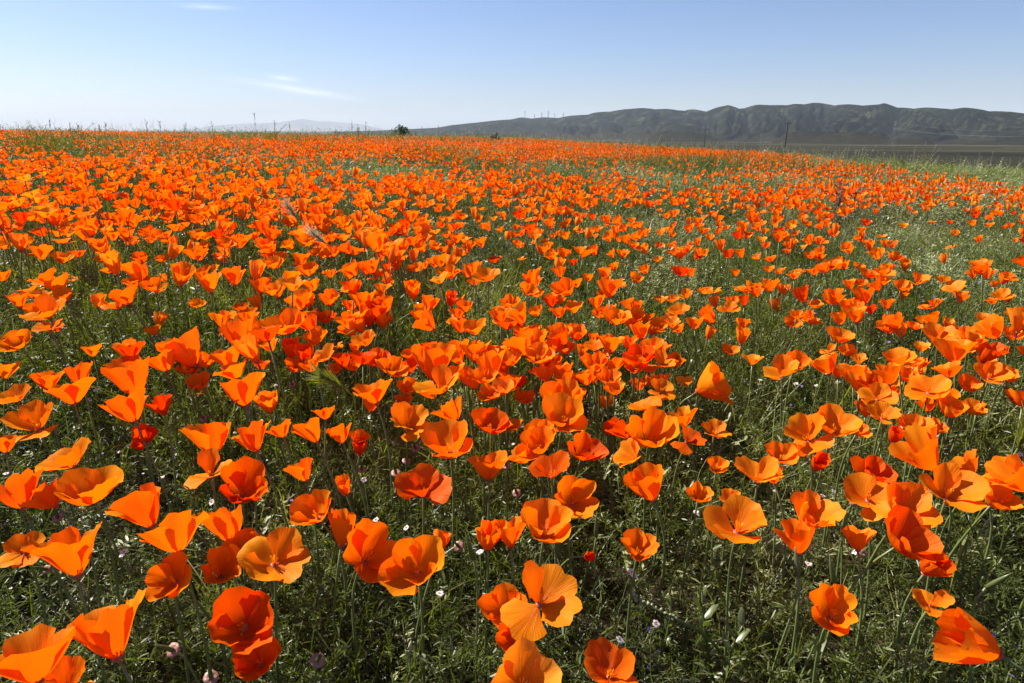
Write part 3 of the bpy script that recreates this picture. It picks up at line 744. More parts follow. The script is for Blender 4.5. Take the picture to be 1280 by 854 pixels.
# ------------------------------------------------------------------ where poppies stand further off
def poppy_density(x, y):
    """flowers per square metre, in patches like the photographed ones"""
    z = ground_z(x, y) + 0.25
    px, py, dep = project(x, y, z)
    d = np.hypot(x, y)
    clump = fbm(x * 1.5 + 5, y * 1.5 + 8, 3)
    big = fbm(x * 0.42 + 50, y * 0.42 + 20, 2)
    den = 105 * sstep(clump * 0.6 + big * 0.4, 0.37, 0.59) + 8
    right = sstep(px, 640, 1180)
    den = den * (1 - 0.05 * right) * np.where((px < 600) & (py < 225), .78, 1.0)
    den = den * np.where((py < 335) & (px < 560) & (py > 225), 1.25, 1.0)
    gaps = [(430, 208, 120, 17, .85), (330, 222, 60, 14, .5), (560, 205, 60, 12, .55), (800, 268, 75, 16, .8), (700, 255, 60, 12, .5), (925, 268, 65, 16, .75), (1160, 262, 120, 20, .75),
            (1130, 300, 90, 26, .75), (1230, 318, 80, 30, .7), (885, 322, 90, 18, .8), (600, 292, 34, 40, .75), (690, 310, 50, 16, .5), (820, 225, 50, 9, .6), (1240, 262, 80, 22, .7),
            (230, 240, 60, 8, .5), (100, 238, 60, 7, .5), (420, 243, 90, 8, .6), (60, 320, 50, 14, .4), (1090, 222, 130, 8, .3), (300, 168, 140, 5, .8), (520, 168, 70, 5, .95), (100, 174, 230, 12, .45), (720, 186, 60, 6, .4)]
    for gx_, gy_, rx, ry, st in gaps:
        den = den * (1 - st * np.exp(-((px - gx_) / rx) ** 2 - ((py - gy_) / ry) ** 2))
    for gx_, gy_, rx, ry, st in [(200, 285, 200, 40, .5), (430, 290, 110, 32, .9), (470, 182, 180, 7, 1.0), (760, 185, 180, 9, .8), (980, 228, 110, 20, .6), (640, 265, 110, 14, .4), (150, 205, 220, 12, .2), (1150, 228, 120, 7, .5)]:
        den = den * (1 + st * np.exp(-((px - gx_) / rx) ** 2 - ((py - gy_) / ry) ** 2))
    # green grass rim along the fall of the slope
    edge = 194 + np.maximum(px - 1000, 0) * (36.0 / 280.0) - 60 * np.clip((1000 - px) / 120, 0, 1)
    den = den * np.where(px > 880, sstep(py, edge - 2, edge + 7), 1.0)
    den = den * (1 + .9 * sstep(d, 2.2, 6))
    den = np.where(dep < 0.1, 0, den)
    return den, px, py

def scatter(n, dmin, dmax, az=52, power=1.0):
    """n random ground spots, even per area, in a sector before the camera"""
    d = np.sqrt(RNG.uniform(dmin ** 2, dmax ** 2, n)); a = np.radians(RNG.uniform(-az, az, n))
    return d * np.sin(a), d * np.cos(a)

def sector_area(dmin, dmax, az=52): return math.radians(2 * az) / 2 * (dmax ** 2 - dmin ** 2)

pxs, pys = [], []
MAXD = 75.0
for (d0, d1, dm) in ((0.9, 3, 220), (3, 9, 330), (9, 22, 300), (22, 40, 160)):
    x, y = scatter(int(sector_area(d0, d1) * dm), d0, d1)
    den, px, py = poppy_density(x, y)
    keep = RNG.random(len(x)) < den / dm
    keep &= ~((py > 333) & (px > -5) & (px < W + 5))        # the nearest ones are set out one by one
    keep &= ~((py > 600))
    pxs.append(x[keep]); pys.append(y[keep])
FX = np.concatenate(pxs); FY = np.concatenate(pys)
rc = np.random.default_rng(77)
nx_, ny_ = [], []
for hd in ALL_HEADS:                     # smaller blooms filling in the clusters
    if hd[10] < 470:
        for _ in range(rc.integers(0, 4 if hd[11] > 22 else 3)):
            aa = rc.uniform(0, 6.283); rr = hd[3] * rc.uniform(.8, 2.0); nx_.append(hd[0] + rr * math.cos(aa)); ny_.append(hd[1] + rr * math.sin(aa))
FX = np.concatenate([FX, nx_]); FY = np.concatenate([FY, ny_])
order = np.argsort(np.hypot(FX, FY)); FX, FY = FX[order], FY[order]
heights = RNG.normal(0.24, 0.028, len(FX))
fpx, fpy, fdep = project(FX, FY, ground_z(FX, FY) + heights)
# the largest of these in the picture complete the single plants
inframe = np.where((fpx > 6) & (fpx < W - 6) & (fpy < 430))[0]
want = max(0, 300 - len(POP))
chosen = inframe[:want]
for i in chosen:
    kind = random.choice('BFFFW')
    wpx = F * random.uniform(0.046, 0.062) / fdep[i]
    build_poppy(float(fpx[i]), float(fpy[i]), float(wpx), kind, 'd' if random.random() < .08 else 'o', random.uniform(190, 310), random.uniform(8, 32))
mask = np.ones(len(FX), bool); mask[chosen] = False
FX, FY, heights, fpx_keep = FX[mask], FY[mask], heights[mask], fpx[mask]

# labels for the single plants: look, then surroundings
hp = np.array([[h[9], h[10], h[11]] for h in ALL_HEADS])
for i, h in enumerate(ALL_HEADS):
    root, kind, shade, tilt, label, px, py, w = h[4:12]
    if not label:
        dd = np.hypot(hp[:, 0] - px, hp[:, 1] - py) / (0.5 * (hp[:, 2] + w)); dd[i] = 9
        n = int((dd < 1.0).sum())
        size = 'large' if w > 60 else 'medium' if w > 38 else 'small' if w > 24 else 'tiny'
        pose = 'leaning over' if tilt > 27 else 'nodding' if tilt > 17 else 'upright'
        def short(k):
            w2, k2 = ALL_HEADS[k][11], ALL_HEADS[k][5]
            rel = 'bigger ' if w2 > 1.25 * w else 'smaller ' if w2 < .8 * w else ''
            return ('red-shaded ' if ALL_HEADS[k][6] == 'd' else '') + rel + {'B': 'bowl-shaped', 'F': 'funnel-shaped', 'W': 'splayed', 'C': 'half-closed'}[k2]
        near = np.argsort(dd)
        if n == 0: crowd = 'growing apart in green grass'
        elif n == 1: crowd = f'touching only a {short(near[0])} one'
        else: crowd = f'between a {short(near[0])} and a {short(near[1])} one'
        label = f'{size} {SHADE_WORD[shade]} {SHAPE_WORD[kind]} poppy, {pose}, {crowd}'
    if len(label.split()) > 16: label = label.replace(f', {pose},', ',')
    if len(label.split()) > 16: label = label.replace('open ', '').replace('wide ', '')
    root['label'] = label

# ------------------------------------------------------------------ instancing of uncountable growth
def source_collection(name, meshes):
    c = bpy.data.collections.new(name)          # never linked to the scene: only a source for the scatter
    for i, me in enumerate(meshes):
        o = bpy.data.objects.new(f'{name}_{i:02d}', me); c.objects.link(o)
    return c

def scatter_object(name, coll, pos, rot, scl, idx, label, mat=None):
    me = bpy.data.meshes.new(name)
    me.from_pydata([tuple(p) for p in pos], [], [])
    a = me.attributes.new('rot', 'FLOAT_VECTOR', 'POINT'); a.data.foreach_set('vector', np.asarray(rot, np.float32).ravel())
    a = me.attributes.new('scl', 'FLOAT_VECTOR', 'POINT'); a.data.foreach_set('vector', np.asarray(scl, np.float32).ravel())
    a = me.attributes.new('idx', 'INT', 'POINT'); a.data.foreach_set('value', np.asarray(idx, np.int32))
    o = link(name, me)
    g = bpy.data.node_groups.new(name + '_scatter', 'GeometryNodeTree')
    g.interface.new_socket('Geometry', in_out='INPUT', socket_type='NodeSocketGeometry')
    g.interface.new_socket('Geometry', in_out='OUTPUT', socket_type='NodeSocketGeometry')
    gi = g.nodes.new('NodeGroupInput'); go = g.nodes.new('NodeGroupOutput')
    iop = g.nodes.new('GeometryNodeInstanceOnPoints')
    ci = g.nodes.new('GeometryNodeCollectionInfo'); ci.inputs['Collection'].default_value = coll
    ci.inputs['Separate Children'].default_value = True; ci.inputs['Reset Children'].default_value = True
    def na(nm, ty):
        n = g.nodes.new('GeometryNodeInputNamedAttribute'); n.data_type = ty; n.inputs['Name'].default_value = nm; return n.outputs['Attribute']
    L = g.links.new
    L(gi.outputs[0], iop.inputs['Points']); L(ci.outputs[0], iop.inputs['Instance'])
    iop.inputs['Pick Instance'].default_value = True
    L(na('idx', 'INT'), iop.inputs['Instance Index'])
    e2r = g.nodes.new('FunctionNodeEulerToRotation'); L(na('rot', 'FLOAT_VECTOR'), e2r.inputs[0]); L(e2r.outputs[0], iop.inputs['Rotation'])
    L(na('scl', 'FLOAT_VECTOR'), iop.inputs['Scale'])
    L(iop.outputs[0], go.inputs[0])
    m = o.modifiers.new('scatter', 'NODES'); m.node_group = g
    return tag(o, label, kind='stuff')

# whole poppies joined in one mesh; near ones keep fine petals, far ones get coarse petals
def joined_poppy(kind, seed, mat, nu, nv, stem):
    ps, sc, hh = flower_geo(kind, seed, nu, nv)
    mb = MB()
    rng = np.random.default_rng(seed)
    q, ax = quat_axis(rng.uniform(70, 200) if kind in 'FC' else rng.uniform(180, 320), rng.uniform(5, 34), rng.uniform(0, 6.28))
    rm = np.array(q.to_matrix()); s = 0.040 if kind == 'C' else 0.052; head = np.array([0, 0, 0.25])
    for p in ps: mb.add((p[0] * s) @ rm.T + head, p[1], p[2], 0)
    if stem:
        pts = bezier(np.array([-ax.x * .06, -ax.y * .06, -.02]), np.array([-ax.x * .06, -ax.y * .06, 0.1]), head - np.array(ax) * 0.07, head, 6)
        tv, tf = tube(pts, 0.0016, 4); mb.add(tv, tf, None, 1)
        rv, rf = rim_geo(sc); mb.add((rv * s) @ rm.T + head, rf, None, 2)
    return mb.mesh('poppy_bloom', [mat, M_STEM, M_CALYX])
near_m = [joined_poppy('BFCWFBFWFB'[i % 10], 900 + i, M_PETAL_RED_SHADED if i % 14 == 0 else M_PETAL_PALE if i % 5 == 2 else M_PETAL, 9, 7, True) for i in range(20)]
far_m = [joined_poppy('BFBWFBWWFB'[i % 10], 1300 + i, M_PETAL_RED_SHADED if i % 15 == 0 else M_PETAL_PALE if i % 5 == 2 else M_PETAL, 4, 4, True) for i in range(16)]
src = source_collection('poppy_source', near_m + far_m)
d = np.hypot(FX, FY); n = len(FX)
idx = np.where(d < 7, RNG.integers(0, 20, n), RNG.integers(20, 36, n))
sz = np.clip(RNG.normal(1.0, 0.16, n), 0.6, 1.45) * np.where(fpx_keep > 640, .9, 1.0) * (1 - .34 * sstep(np.hypot(FX, FY), 2.2, 8))
rot = np.stack([RNG.normal(0, .10, n), RNG.normal(0, .10, n), RNG.uniform(-0.9, 0.9, n)], 1)
scl = np.stack([sz, sz, heights / 0.25 * np.clip(sz, .9, 1.1)], 1)
scatter_object('poppies', src, np.stack([FX, FY, ground_z(FX, FY)], 1), rot, scl, idx, 'countless orange poppies spreading over the meadow to the skyline')

# ------------------------------------------------------------------ ground cover
def rnd_dir(rng, elmin, elmax):
    a = rng.uniform(0, 6.283); e = R(rng.uniform(elmin, elmax))
    return np.array([math.cos(a) * math.cos(e), math.sin(a) * math.cos(e), math.sin(e)])

def feather_tuft(seed):
    """poppy foliage: stalks with finely divided leaflets"""
    rng = np.random.default_rng(seed); mb = MB()
    for s in range(9):
        dr = rnd_dir(rng, 25, 85); ln = rng.uniform(0.07, 0.17)
        p0 = np.array([rng.normal(0, .02), rng.normal(0, .02), 0])
        bend = rnd_dir(rng, -10, 40) * ln * 0.35
        pts = bezier(p0, p0 + dr * ln * .4, p0 + dr * ln * .75 + bend * .3, p0 + dr * ln + bend, 6)
        side = np.cross(dr, [0, 0, 1.0]); side /= np.linalg.norm(side) + 1e-9
        mb.add(*ribbon(pts, np.linspace(.0018, .001, 6), side))
        for k in range(24):
            t = rng.uniform(0.2, 1.0); i = min(4, int(t * 5)); f = t * 5 - i
            p = pts[i] * (1 - f) + pts[min(5, i + 1)] * f
            ld = dr * 0.7 + rnd_dir(rng, -60, 60) * 0.9; ld /= np.linalg.norm(ld)
            l = rng.uniform(.005, .013); w = rng.uniform(.0009, .0020)
            sd = np.cross(ld, rnd_dir(rng, -90, 90)); sd /= np.linalg.norm(sd) + 1e-9
            mb.add(*ribbon([p, p + ld * l * .55, p + ld * l + np.array([0, 0, -.1 * l])], [w * .6, w, w * .35], sd))
    return mb.mesh('feathery_leaves', [M_FEATHER], smooth=False)

def grass_tuft(seed, mat, n=22, hmin=.09, hmax=.24, w=.0018, droop=.5):
    rng = np.random.default_rng(seed); mb = MB()
    for s in range(n):
        dr = rnd_dir(rng, 45, 88); ln = rng.uniform(hmin, hmax)
        p0 = np.array([rng.normal(0, .022), rng.normal(0, .022), 0])
        out = np.array([dr[0], dr[1], -.25]) * ln * droop * rng.uniform(.2, 1.5)
        pts = bezier(p0, p0 + dr * ln * .4, p0 + dr * ln * .8, p0 + dr * ln + out, 6)
        side = np.cross(dr, rnd_dir(rng, -20, 20)); side /= np.linalg.norm(side) + 1e-9
        ww = w * rng.uniform(.6, 1.3)
        mb.add(*ribbon(pts, ww * np.array([.8, 1, 1, .85, .55, .1]), side))
    return mb.mesh('grass_tuft', [mat], smooth=False)

def forb_tuft(seed, mat, stems=5, leaves=12, lmin=.010, lmax=.026, wid=.28, h=.16):
    rng = np.random.default_rng(seed); mb = MB()
    for s in range(stems):
        dr = rnd_dir(rng, 45, 88); ln = rng.uniform(.55, 1.0) * h
        p0 = np.array([rng.normal(0, .018), rng.normal(0, .018), 0])
        pts = bezier(p0, p0 + dr * ln * .4, p0 + dr * ln * .7 + np.array([0, 0, .01]), p0 + dr * ln + rnd_dir(rng, 0, 40) * ln * .2, 6)
        side = np.cross(dr, [0.3, 0.2, .7]); side /= np.linalg.norm(side) + 1e-9
        mb.add(*ribbon(pts, np.linspace(.0022, .001, 6), side))
        for k in range(leaves):
            t = rng.uniform(0.15, 1.0); i = min(4, int(t * 5)); f = t * 5 - i
            p = pts[i] * (1 - f) + pts[min(5, i + 1)] * f
            ld = rnd_dir(rng, -15, 60); l = rng.uniform(lmin, lmax)
            sd = np.cross(ld, [0, 0, 1.0]) + rnd_dir(rng, -40, 40) * .5; sd /= np.linalg.norm(sd) + 1e-9
            mb.add(*ribbon([p, p + ld * l * .4, p + ld * l * .75, p + ld * l], l * wid * np.array([.3, 1, .8, .05]), sd, .12))
    return mb.mesh('forb', [mat], smooth=False)

def straw_tuft(seed):
    rng = np.random.default_rng(seed); mb = MB()
    for s in range(5):
        dr = rnd_dir(rng, 5, 60); ln = rng.uniform(.05, .17)
        p0 = np.array([rng.normal(0, .03), rng.normal(0, .03), rng.uniform(.02, .12)])
        pts = bezier(p0, p0 + dr * ln * .4, p0 + dr * ln * .8 + rnd_dir(rng, -30, 30) * .02, p0 + dr * ln + rnd_dir(rng, -60, 10) * ln * .3, 7)
        side = np.cross(dr, rnd_dir(rng, -90, 90)); side /= np.linalg.norm(side) + 1e-9
        mb.add(*ribbon(pts, rng.uniform(.0007, .0015) * np.array([.8, 1, 1, .9, .8, .6, .1]), side))
    return mb.mesh('straw', [M_STRAW], smooth=False)

def flowerlet_tuft(seed, mat, n=5):
    rng = np.random.default_rng(seed); mb = MB()
    for s in range(n):
        c = np.array([rng.normal(0, .03), rng.normal(0, .03), rng.uniform(.09, .19)]); r = rng.uniform(.0025, .0045)
        nrm = rnd_dir(rng, 40, 90); a = np.cross(nrm, [1, .2, 0]); a /= np.linalg.norm(a); b = np.cross(nrm, a)
        for k in range(5):
            an = k * 2 * math.pi / 5
            ld = a * math.cos(an) + b * math.sin(an); sd = -a * math.sin(an) + b * math.cos(an)
            mb.add(*ribbon([c, c + ld * r * .6 + nrm * r * .15, c + ld * r], r * np.array([.3, .9, .5]), sd), None, 0)
        v, f = tube([np.array([c[0] * .6, c[1] * .6, 0]), c * np.array([.8, .8, .6]), c], .0007, 3); mb.add(v, f, None, 1)
    return mb.mesh('flowerlets', [mat, M_STEM], smooth=False)


def tuft_arrays(me):
    nv = len(me.vertices); v = np.empty(nv * 3); me.vertices.foreach_get('co', v)
    nl = len(me.loops); li = np.empty(nl, np.int32); me.loops.foreach_get('vertex_index', li)
    return v.reshape(-1, 3), li.reshape(-1, 4)
FE = [tuft_arrays(feather_tuft(s)) for s in range(9)]
GR = [tuft_arrays(grass_tuft(20 + s, M_GRASS)) for s in range(6)]
FO = [tuft_arrays(forb_tuft(40 + s, M_FORB)) for s in range(6)]
SA = [tuft_arrays(forb_tuft(60 + s, M_SAGE, 8, 18, .006, .016, .3, .17)) for s in range(5)]
ST = [straw_tuft(80 + s) for s in range(6)]
FL = [flowerlet_tuft(90 + s, M_WHITE) for s in range(3)] + [flowerlet_tuft(95 + s, M_PURPLE, 3) for s in range(2)]
PATCH = 0.4
def patch_mesh(name, seed, mix):
    """one square of turf with many tufts of several plants merged, some of it thick and some thin"""
    rng = np.random.default_rng(seed); V, Q, MI = [], [], []; off = 0
    for mi, (tufts, per, sc, hs, tilt) in enumerate(mix):
        n = int(per * PATCH * PATCH)
        P = (rng.random((n, 2)) - .5) * PATCH
        lump = fbm((P[:, 0] + seed * 3.1) * 9, (P[:, 1] + mi * 2.7) * 9, 2)
        for k in range(n):
            v, q = tufts[rng.integers(0, len(tufts))]
            s_ = sc * rng.uniform(.7, 1.25) * (.18 + 1.6 * lump[k])
            rm = (Matrix.Rotation(rng.normal(0, tilt), 3, 'X') @ Matrix.Rotation(rng.normal(0, tilt), 3, 'Y') @ Matrix.Rotation(rng.uniform(0, 6.283), 3, 'Z'))
            w_ = (v * np.array([s_, s_, s_ * hs])) @ np.array(rm).T + np.array([P[k, 0], P[k, 1], -.006])
            V.append(w_); Q.append(q + off); MI.append(np.full(len(q), mi, np.int32)); off += len(v)
    V, Q, MI = np.concatenate(V), np.concatenate(Q), np.concatenate(MI)
    me = bpy.data.meshes.new(name)
    me.vertices.add(len(V)); me.vertices.foreach_set('co', V.astype(np.float32).ravel())
    me.loops.add(Q.size); me.loops.foreach_set('vertex_index', Q.astype(np.int32).ravel())
    me.polygons.add(len(Q)); me.polygons.foreach_set('loop_start', np.arange(0, Q.size, 4, dtype=np.int32)); me.polygons.foreach_set('loop_total', np.full(len(Q), 4, np.int32))
    for m_ in (M_FEATHER, M_FORB, M_GRASS, M_SAGE): me.materials.append(m_)
    me.polygons.foreach_set('material_index', MI)
    me.update(calc_edges=True); me.validate()
    return me
def lush(seed): return patch_mesh('lush_turf', seed, [(FE, 760, .95, 1.08, .28), (FO, 60, .60, .95, .2), (GR, 40, .8, .8, .35), (SA, 40, .7, .9, .2)])
def grassy_turf(seed): return patch_mesh('grassy_turf', seed, [(FE, 260, .85, .9, .25), (FO, 150, .8, .9, .2), (GR, 520, .85, .8, .3), (SA, 110, .8, .9, .2)])
def sage_turf(seed): return patch_mesh('sage_turf', seed, [(FE, 200, .85, .9, .25), (FO, 60, .8, .9, .2), (GR, 160, .85, .8, .3), (SA, 330, 1.0, .95, .2)])
LU = [lush(1), lush(2), lush(3)]; GT = [grassy_turf(11), grassy_turf(12)]; SG = [sage_turf(21), sage_turf(22)]

def sage_patch(x, y):
    px, py, dep = project(x, y, ground_z(x, y) + .12)
    f = .55 * sstep(fbm(x * .5 + 90, y * .5, 2), .44, .6) + .12 + .22 * sstep(px, 420, 700)
    for gx_, gy_, rx, ry, st in [(430, 208, 120, 18, 1), (560, 205, 60, 12, .7), (800, 268, 70, 14, .6), (1150, 270, 130, 24, .6), (930, 270, 60, 12, .5), (1000, 212, 90, 8, .7), (320, 225, 60, 14, .5), (1230, 240, 60, 14, .7)]:
        f = np.maximum(f, st * np.exp(-((px - gx_) / rx) ** 2 - ((py - gy_) / ry) ** 2))
    return f
def grassy(x, y):
    px, py, dep = project(x, y, ground_z(x, y) + .12)
    g = .55 * sstep(fbm(x * .8 + 12, y * .8 + 70, 2), .42, .6)
    g = g + .5 * np.exp(-((px - 590) / 60) ** 2 - ((py - 340) / 60) ** 2) + .5 * np.exp(-((px - 1000) / 120) ** 2 - ((py - 480) / 60) ** 2)
    edge = 189 + np.maximum(px - 1000, 0) * (30.0 / 280.0)
    return np.clip(g + .8 * sstep(px, 850, 1000) * (1 - sstep(py, edge, edge + 20)), 0, 1)

cells = []                                   # x, y, horizontal scale, height scale
for (d0, d1, k, hs) in ((0.0, 4.4, 1.0, .92), (4.4, 13.2, 2.0, 1.32), (13.2, 44.0, 5.0, 1.5)):
    c = PATCH * k; nC = int(d1 / c) + 2
    ii, jj = np.meshgrid(np.arange(-nC, nC), np.arange(-2, nC))
    x = (ii.ravel() + .5) * c; y = (jj.ravel() + .5) * c
    far = np.maximum(np.abs(x), np.abs(y)); az_ = np.abs(np.degrees(np.arctan2(x, y)))
    kp = (far < d1) & (far > d0) & ((az_ < 56) | (np.hypot(x, y) < .9))
    cells.append(np.stack([x[kp], y[kp], np.full(kp.sum(), k), np.full(kp.sum(), hs)], 1))
cells = np.concatenate(cells)
cx_, cy_ = cells[:, 0], cells[:, 1]; u_ = RNG.random(len(cells))
ps_, pg_ = sage_patch(cx_, cy_) * sstep(np.hypot(cx_, cy_), 1.6, 2.4), grassy(cx_, cy_) * (.35 + .65 * sstep(np.hypot(cx_, cy_), .9, 1.8))
kind_ = np.where(u_ < ps_, 2, np.where(RNG.random(len(cells)) < pg_, 1, 0))
e_ = PATCH * cells[:, 2] * .5
slx = (ground_z(cx_ + e_, cy_) - ground_z(cx_ - e_, cy_)) / (2 * e_); sly = (ground_z(cx_, cy_ + e_) - ground_z(cx_, cy_ - e_)) / (2 * e_)
for k_, (nm, ms, lb) in enumerate((('foliage', LU, 'feathery grey-green poppy foliage matting the ground'), ('grass', GT, 'green meadow grass between the poppies'), ('sage_weeds', SG, 'pale grey-green weeds in open patches'))):
    q_ = kind_ == k_; n_ = q_.sum(); rots = []
    for i_, (sx_, sy_) in enumerate(zip(slx[q_], sly[q_])):
        nrm = Vector((-sx_, -sy_, 1)).normalized()
        qq = Vector((0, 0, 1)).rotation_difference(nrm) @ Quaternion((0, 0, 1), math.pi / 2 * int(RNG.integers(0, 4)))
        rots.append(tuple(qq.to_euler()))
    hz_ = cells[q_, 3] * RNG.uniform(.85, 1.15, n_) * (.80 + .20 * sstep(np.hypot(cx_[q_], cy_[q_]), .9, 1.9))
    sc_ = np.stack([cells[q_, 2] * 1.06 * RNG.choice([-1, 1], n_), cells[q_, 2] * 1.06, hz_], 1)
    P_ = np.stack([cx_[q_], cy_[q_], (ground_z(cx_[q_] - e_[q_], cy_[q_]) + ground_z(cx_[q_] + e_[q_], cy_[q_]) + ground_z(cx_[q_], cy_[q_] + e_[q_]) + ground_z(cx_[q_], cy_[q_] - e_[q_])) / 4], 1)
    scatter_object(nm, source_collection(nm + '_source', ms), P_, rots, sc_, RNG.integers(0, len(ms), n_), lb)

def cover(name, meshes, bands, label, tilt=.2, smin=.75, smax=1.3):
    P, Rt, S = [], [], []
    for (d0, d1, per_m2, sc, hs) in bands:
        x, y = scatter(int(sector_area(d0, d1) * per_m2), d0, d1)
        m = len(x); s = RNG.uniform(smin, smax, m) * sc
        P.append(np.stack([x, y, ground_z(x, y) - .006], 1))
        Rt.append(np.stack([RNG.normal(0, tilt, m), RNG.normal(0, tilt, m), RNG.uniform(0, 6.283, m)], 1))
        S.append(np.stack([s, s, s * hs], 1))
    P, Rt, S = map(np.concatenate, (P, Rt, S))
    idx = RNG.integers(0, len(meshes), len(P))
    return scatter_object(name, source_collection(name + '_source', meshes), P, Rt, S, idx, label)
cover('straw', ST, [(0.3, 1.6, 34, .8, 1.0), (1.6, 4, 30, .9, 1.1), (4, 9, 18, 1.2, 1.1), (9, 20, 5, 1.8, .8)], 'dry pale straw lying through the greenery', .35)
def stem_tuft(seed):
    rng = np.random.default_rng(seed); mb = MB()
    for s in range(6):
        dr = rnd_dir(rng, 66, 88); ln = rng.uniform(.22, .40)
        p0 = np.array([rng.normal(0, .03), rng.normal(0, .03), 0])
        pts = bezier(p0, p0 + dr * ln * .4, p0 + dr * ln * .75, p0 + dr * ln + np.array([dr[0], dr[1], -.1]) * ln * rng.uniform(0, .45), 6)
        side = np.cross(dr, rnd_dir(rng, -20, 20)); side /= np.linalg.norm(side) + 1e-9
        mb.add(*ribbon(pts, .0016 * np.array([1, 1, .9, .8, .7, .4]), side), None, s % 2)
        for k in range(9):
            p = pts[4] + (pts[5] - pts[4]) * rng.uniform(-.4, 1.0); d_ = rnd_dir(rng, 0, 80); l = rng.uniform(.006, .018)
            sd = np.cross(d_, rnd_dir(rng, -90, 90)); sd /= np.linalg.norm(sd) + 1e-9
            mb.add(*ribbon([p, p + d_ * l * .5, p + d_ * l], [.001, .0022, .0004], sd), None, s % 2)
    return mb.mesh('grass_stems', [M_AWN, M_STRAW], smooth=False)
cover('tall_grass', [stem_tuft(400 + k) for k in range(6)], [(1.8, 5, 2.2, .8, .9), (5, 12, 3.0, 1.0, 1.0), (12, 30, 2.2, 1.5, .85)], 'thin pale grass stems standing through the poppies', .15)
cover('wildflowers', FL, [(0.3, 1.6, 26, .75, .9), (1.6, 4, 30, 1.0, 1.0), (4, 9, 22, 1.1, 1.1)], 'tiny white and violet wildflowers sprinkled between the poppies')

# ------------------------------------------------------------------ single small plants
def ground_hit(px, py, h=0.0):
    """point where a pixel's ray comes down to height h over the ground"""
    r = ray(px, py); dep = np.geomspace(.4, 60, 4000)
    P = r[None, :] * dep[:, None] + np.array([0, 0, CAMZ])
    k = np.where(P[:, 2] - ground_z(P[:, 0], P[:, 1]) <= h)[0]
    return P[k[0]] if len(k) else P[-1]

# spent poppies: petals gone, only the pink disc of the receptacle and the green pod left
SPENT = [(218, 813), (264, 848), (397, 826), (574, 683), (508, 577), (452, 588), (633, 583), (495, 592), (255, 524), (366, 482), (520, 561), (73, 648), (60, 712), (1078, 690), (646, 617), (1036, 631), (1067, 629)]
for i, (px, py) in enumerate(SPENT):
    rng = random.Random(i + 500)
    big = i in (0, 2)
    P = ground_hit(px, py, rng.uniform(.15, .24)); bx, by = P[0] + rng.uniform(-.02, .02), P[1] + rng.uniform(-.01, .03); bz = gz(bx, by) - .01
    t = link('spent_poppy', None, loc=(bx, by, bz)); hl = np.array(P) - np.array([bx, by, bz])
    q, ax = quat_axis(rng.uniform(220, 320), rng.uniform(15, 50), rng.uniform(0, 6.28))
    v, f = tube(bezier(np.zeros(3), hl * np.array([0, 0, .5]), hl - np.array(ax) * .04, hl, 7), .0014, 5); link('stem', mesh_of('stem', v, f, M_STEM), t)
    mb = MB(); n_ = 14; r_ = rng.uniform(.0055, .008)
    prof = [(.0022, -.006), (.004, -.003), (r_, .001), (r_ * 1.02, .0022), (r_ * .55, .0016), (.002, .002)]
    vv = [(r0 * math.cos(j * 6.2832 / n_) * (1 + .06 * math.sin(3 * j)), r0 * math.sin(j * 6.2832 / n_), z0 + .0006 * math.sin(j * 2.1)) for r0, z0 in prof for j in range(n_)]
    ff = [(a * n_ + j, a * n_ + (j + 1) % n_, (a + 1) * n_ + (j + 1) % n_, (a + 1) * n_ + j) for a in range(len(prof) - 1) for j in range(n_)]
    o = link('disc', mesh_of('disc', vv, ff, M_PINK), t, hl); o.rotation_mode = 'QUATERNION'; o.rotation_quaternion = q
    v, f = tube([(0, 0, 0), (0, 0, .006), (.001, 0, .018), (.002, .001, .028)], [.0022, .0026, .0018, .0004], 6)
    o = link('pod', mesh_of('pod', v, f, M_FORB), t, hl); o.rotation_mode = 'QUATERNION'; o.rotation_quaternion = q
    tag(t, 'pink disc of a faded poppy on a thin stem, petals fallen', 'seed head', 'faded poppies without petals')

# pointed poppy buds
for i, (px, py) in enumerate([(236, 412), (592, 700), (1232, 735), (745, 672), (998, 722), (1043, 730)]):
    rng = random.Random(i + 700)
    P = ground_hit(px, py, rng.uniform(.2, .26)); bx, by = P[0] + rng.uniform(-.03, .03), P[1] + rng.uniform(-.01, .04); bz = gz(bx, by) - .01
    t = link('poppy_bud', None, loc=(bx, by, bz)); hl = np.array(P) - np.array([bx, by, bz])
    q, ax = quat_axis(rng.uniform(0, 360), rng.uniform(5, 40), 0)
    v, f = tube(bezier(np.zeros(3), hl * np.array([0, 0, .6]), hl - np.array(ax) * .04, hl, 7), .0014, 5); link('stem', mesh_of('stem', v, f, M_STEM), t)
    v, f = tube([(0, 0, 0), (0, 0, .004), (0, 0, .012), (0, 0, .024), (0, 0, .036)], [.0012, .0030, .0033, .0022, .0003], 8)
    o = link('cap', mesh_of('cap', v, f, M_FORB), t, hl); o.rotation_mode = 'QUATERNION'; o.rotation_quaternion = q
    tag(t, 'closed green pointed poppy bud on a thin stem among open blooms', 'bud', 'unopened poppy buds')

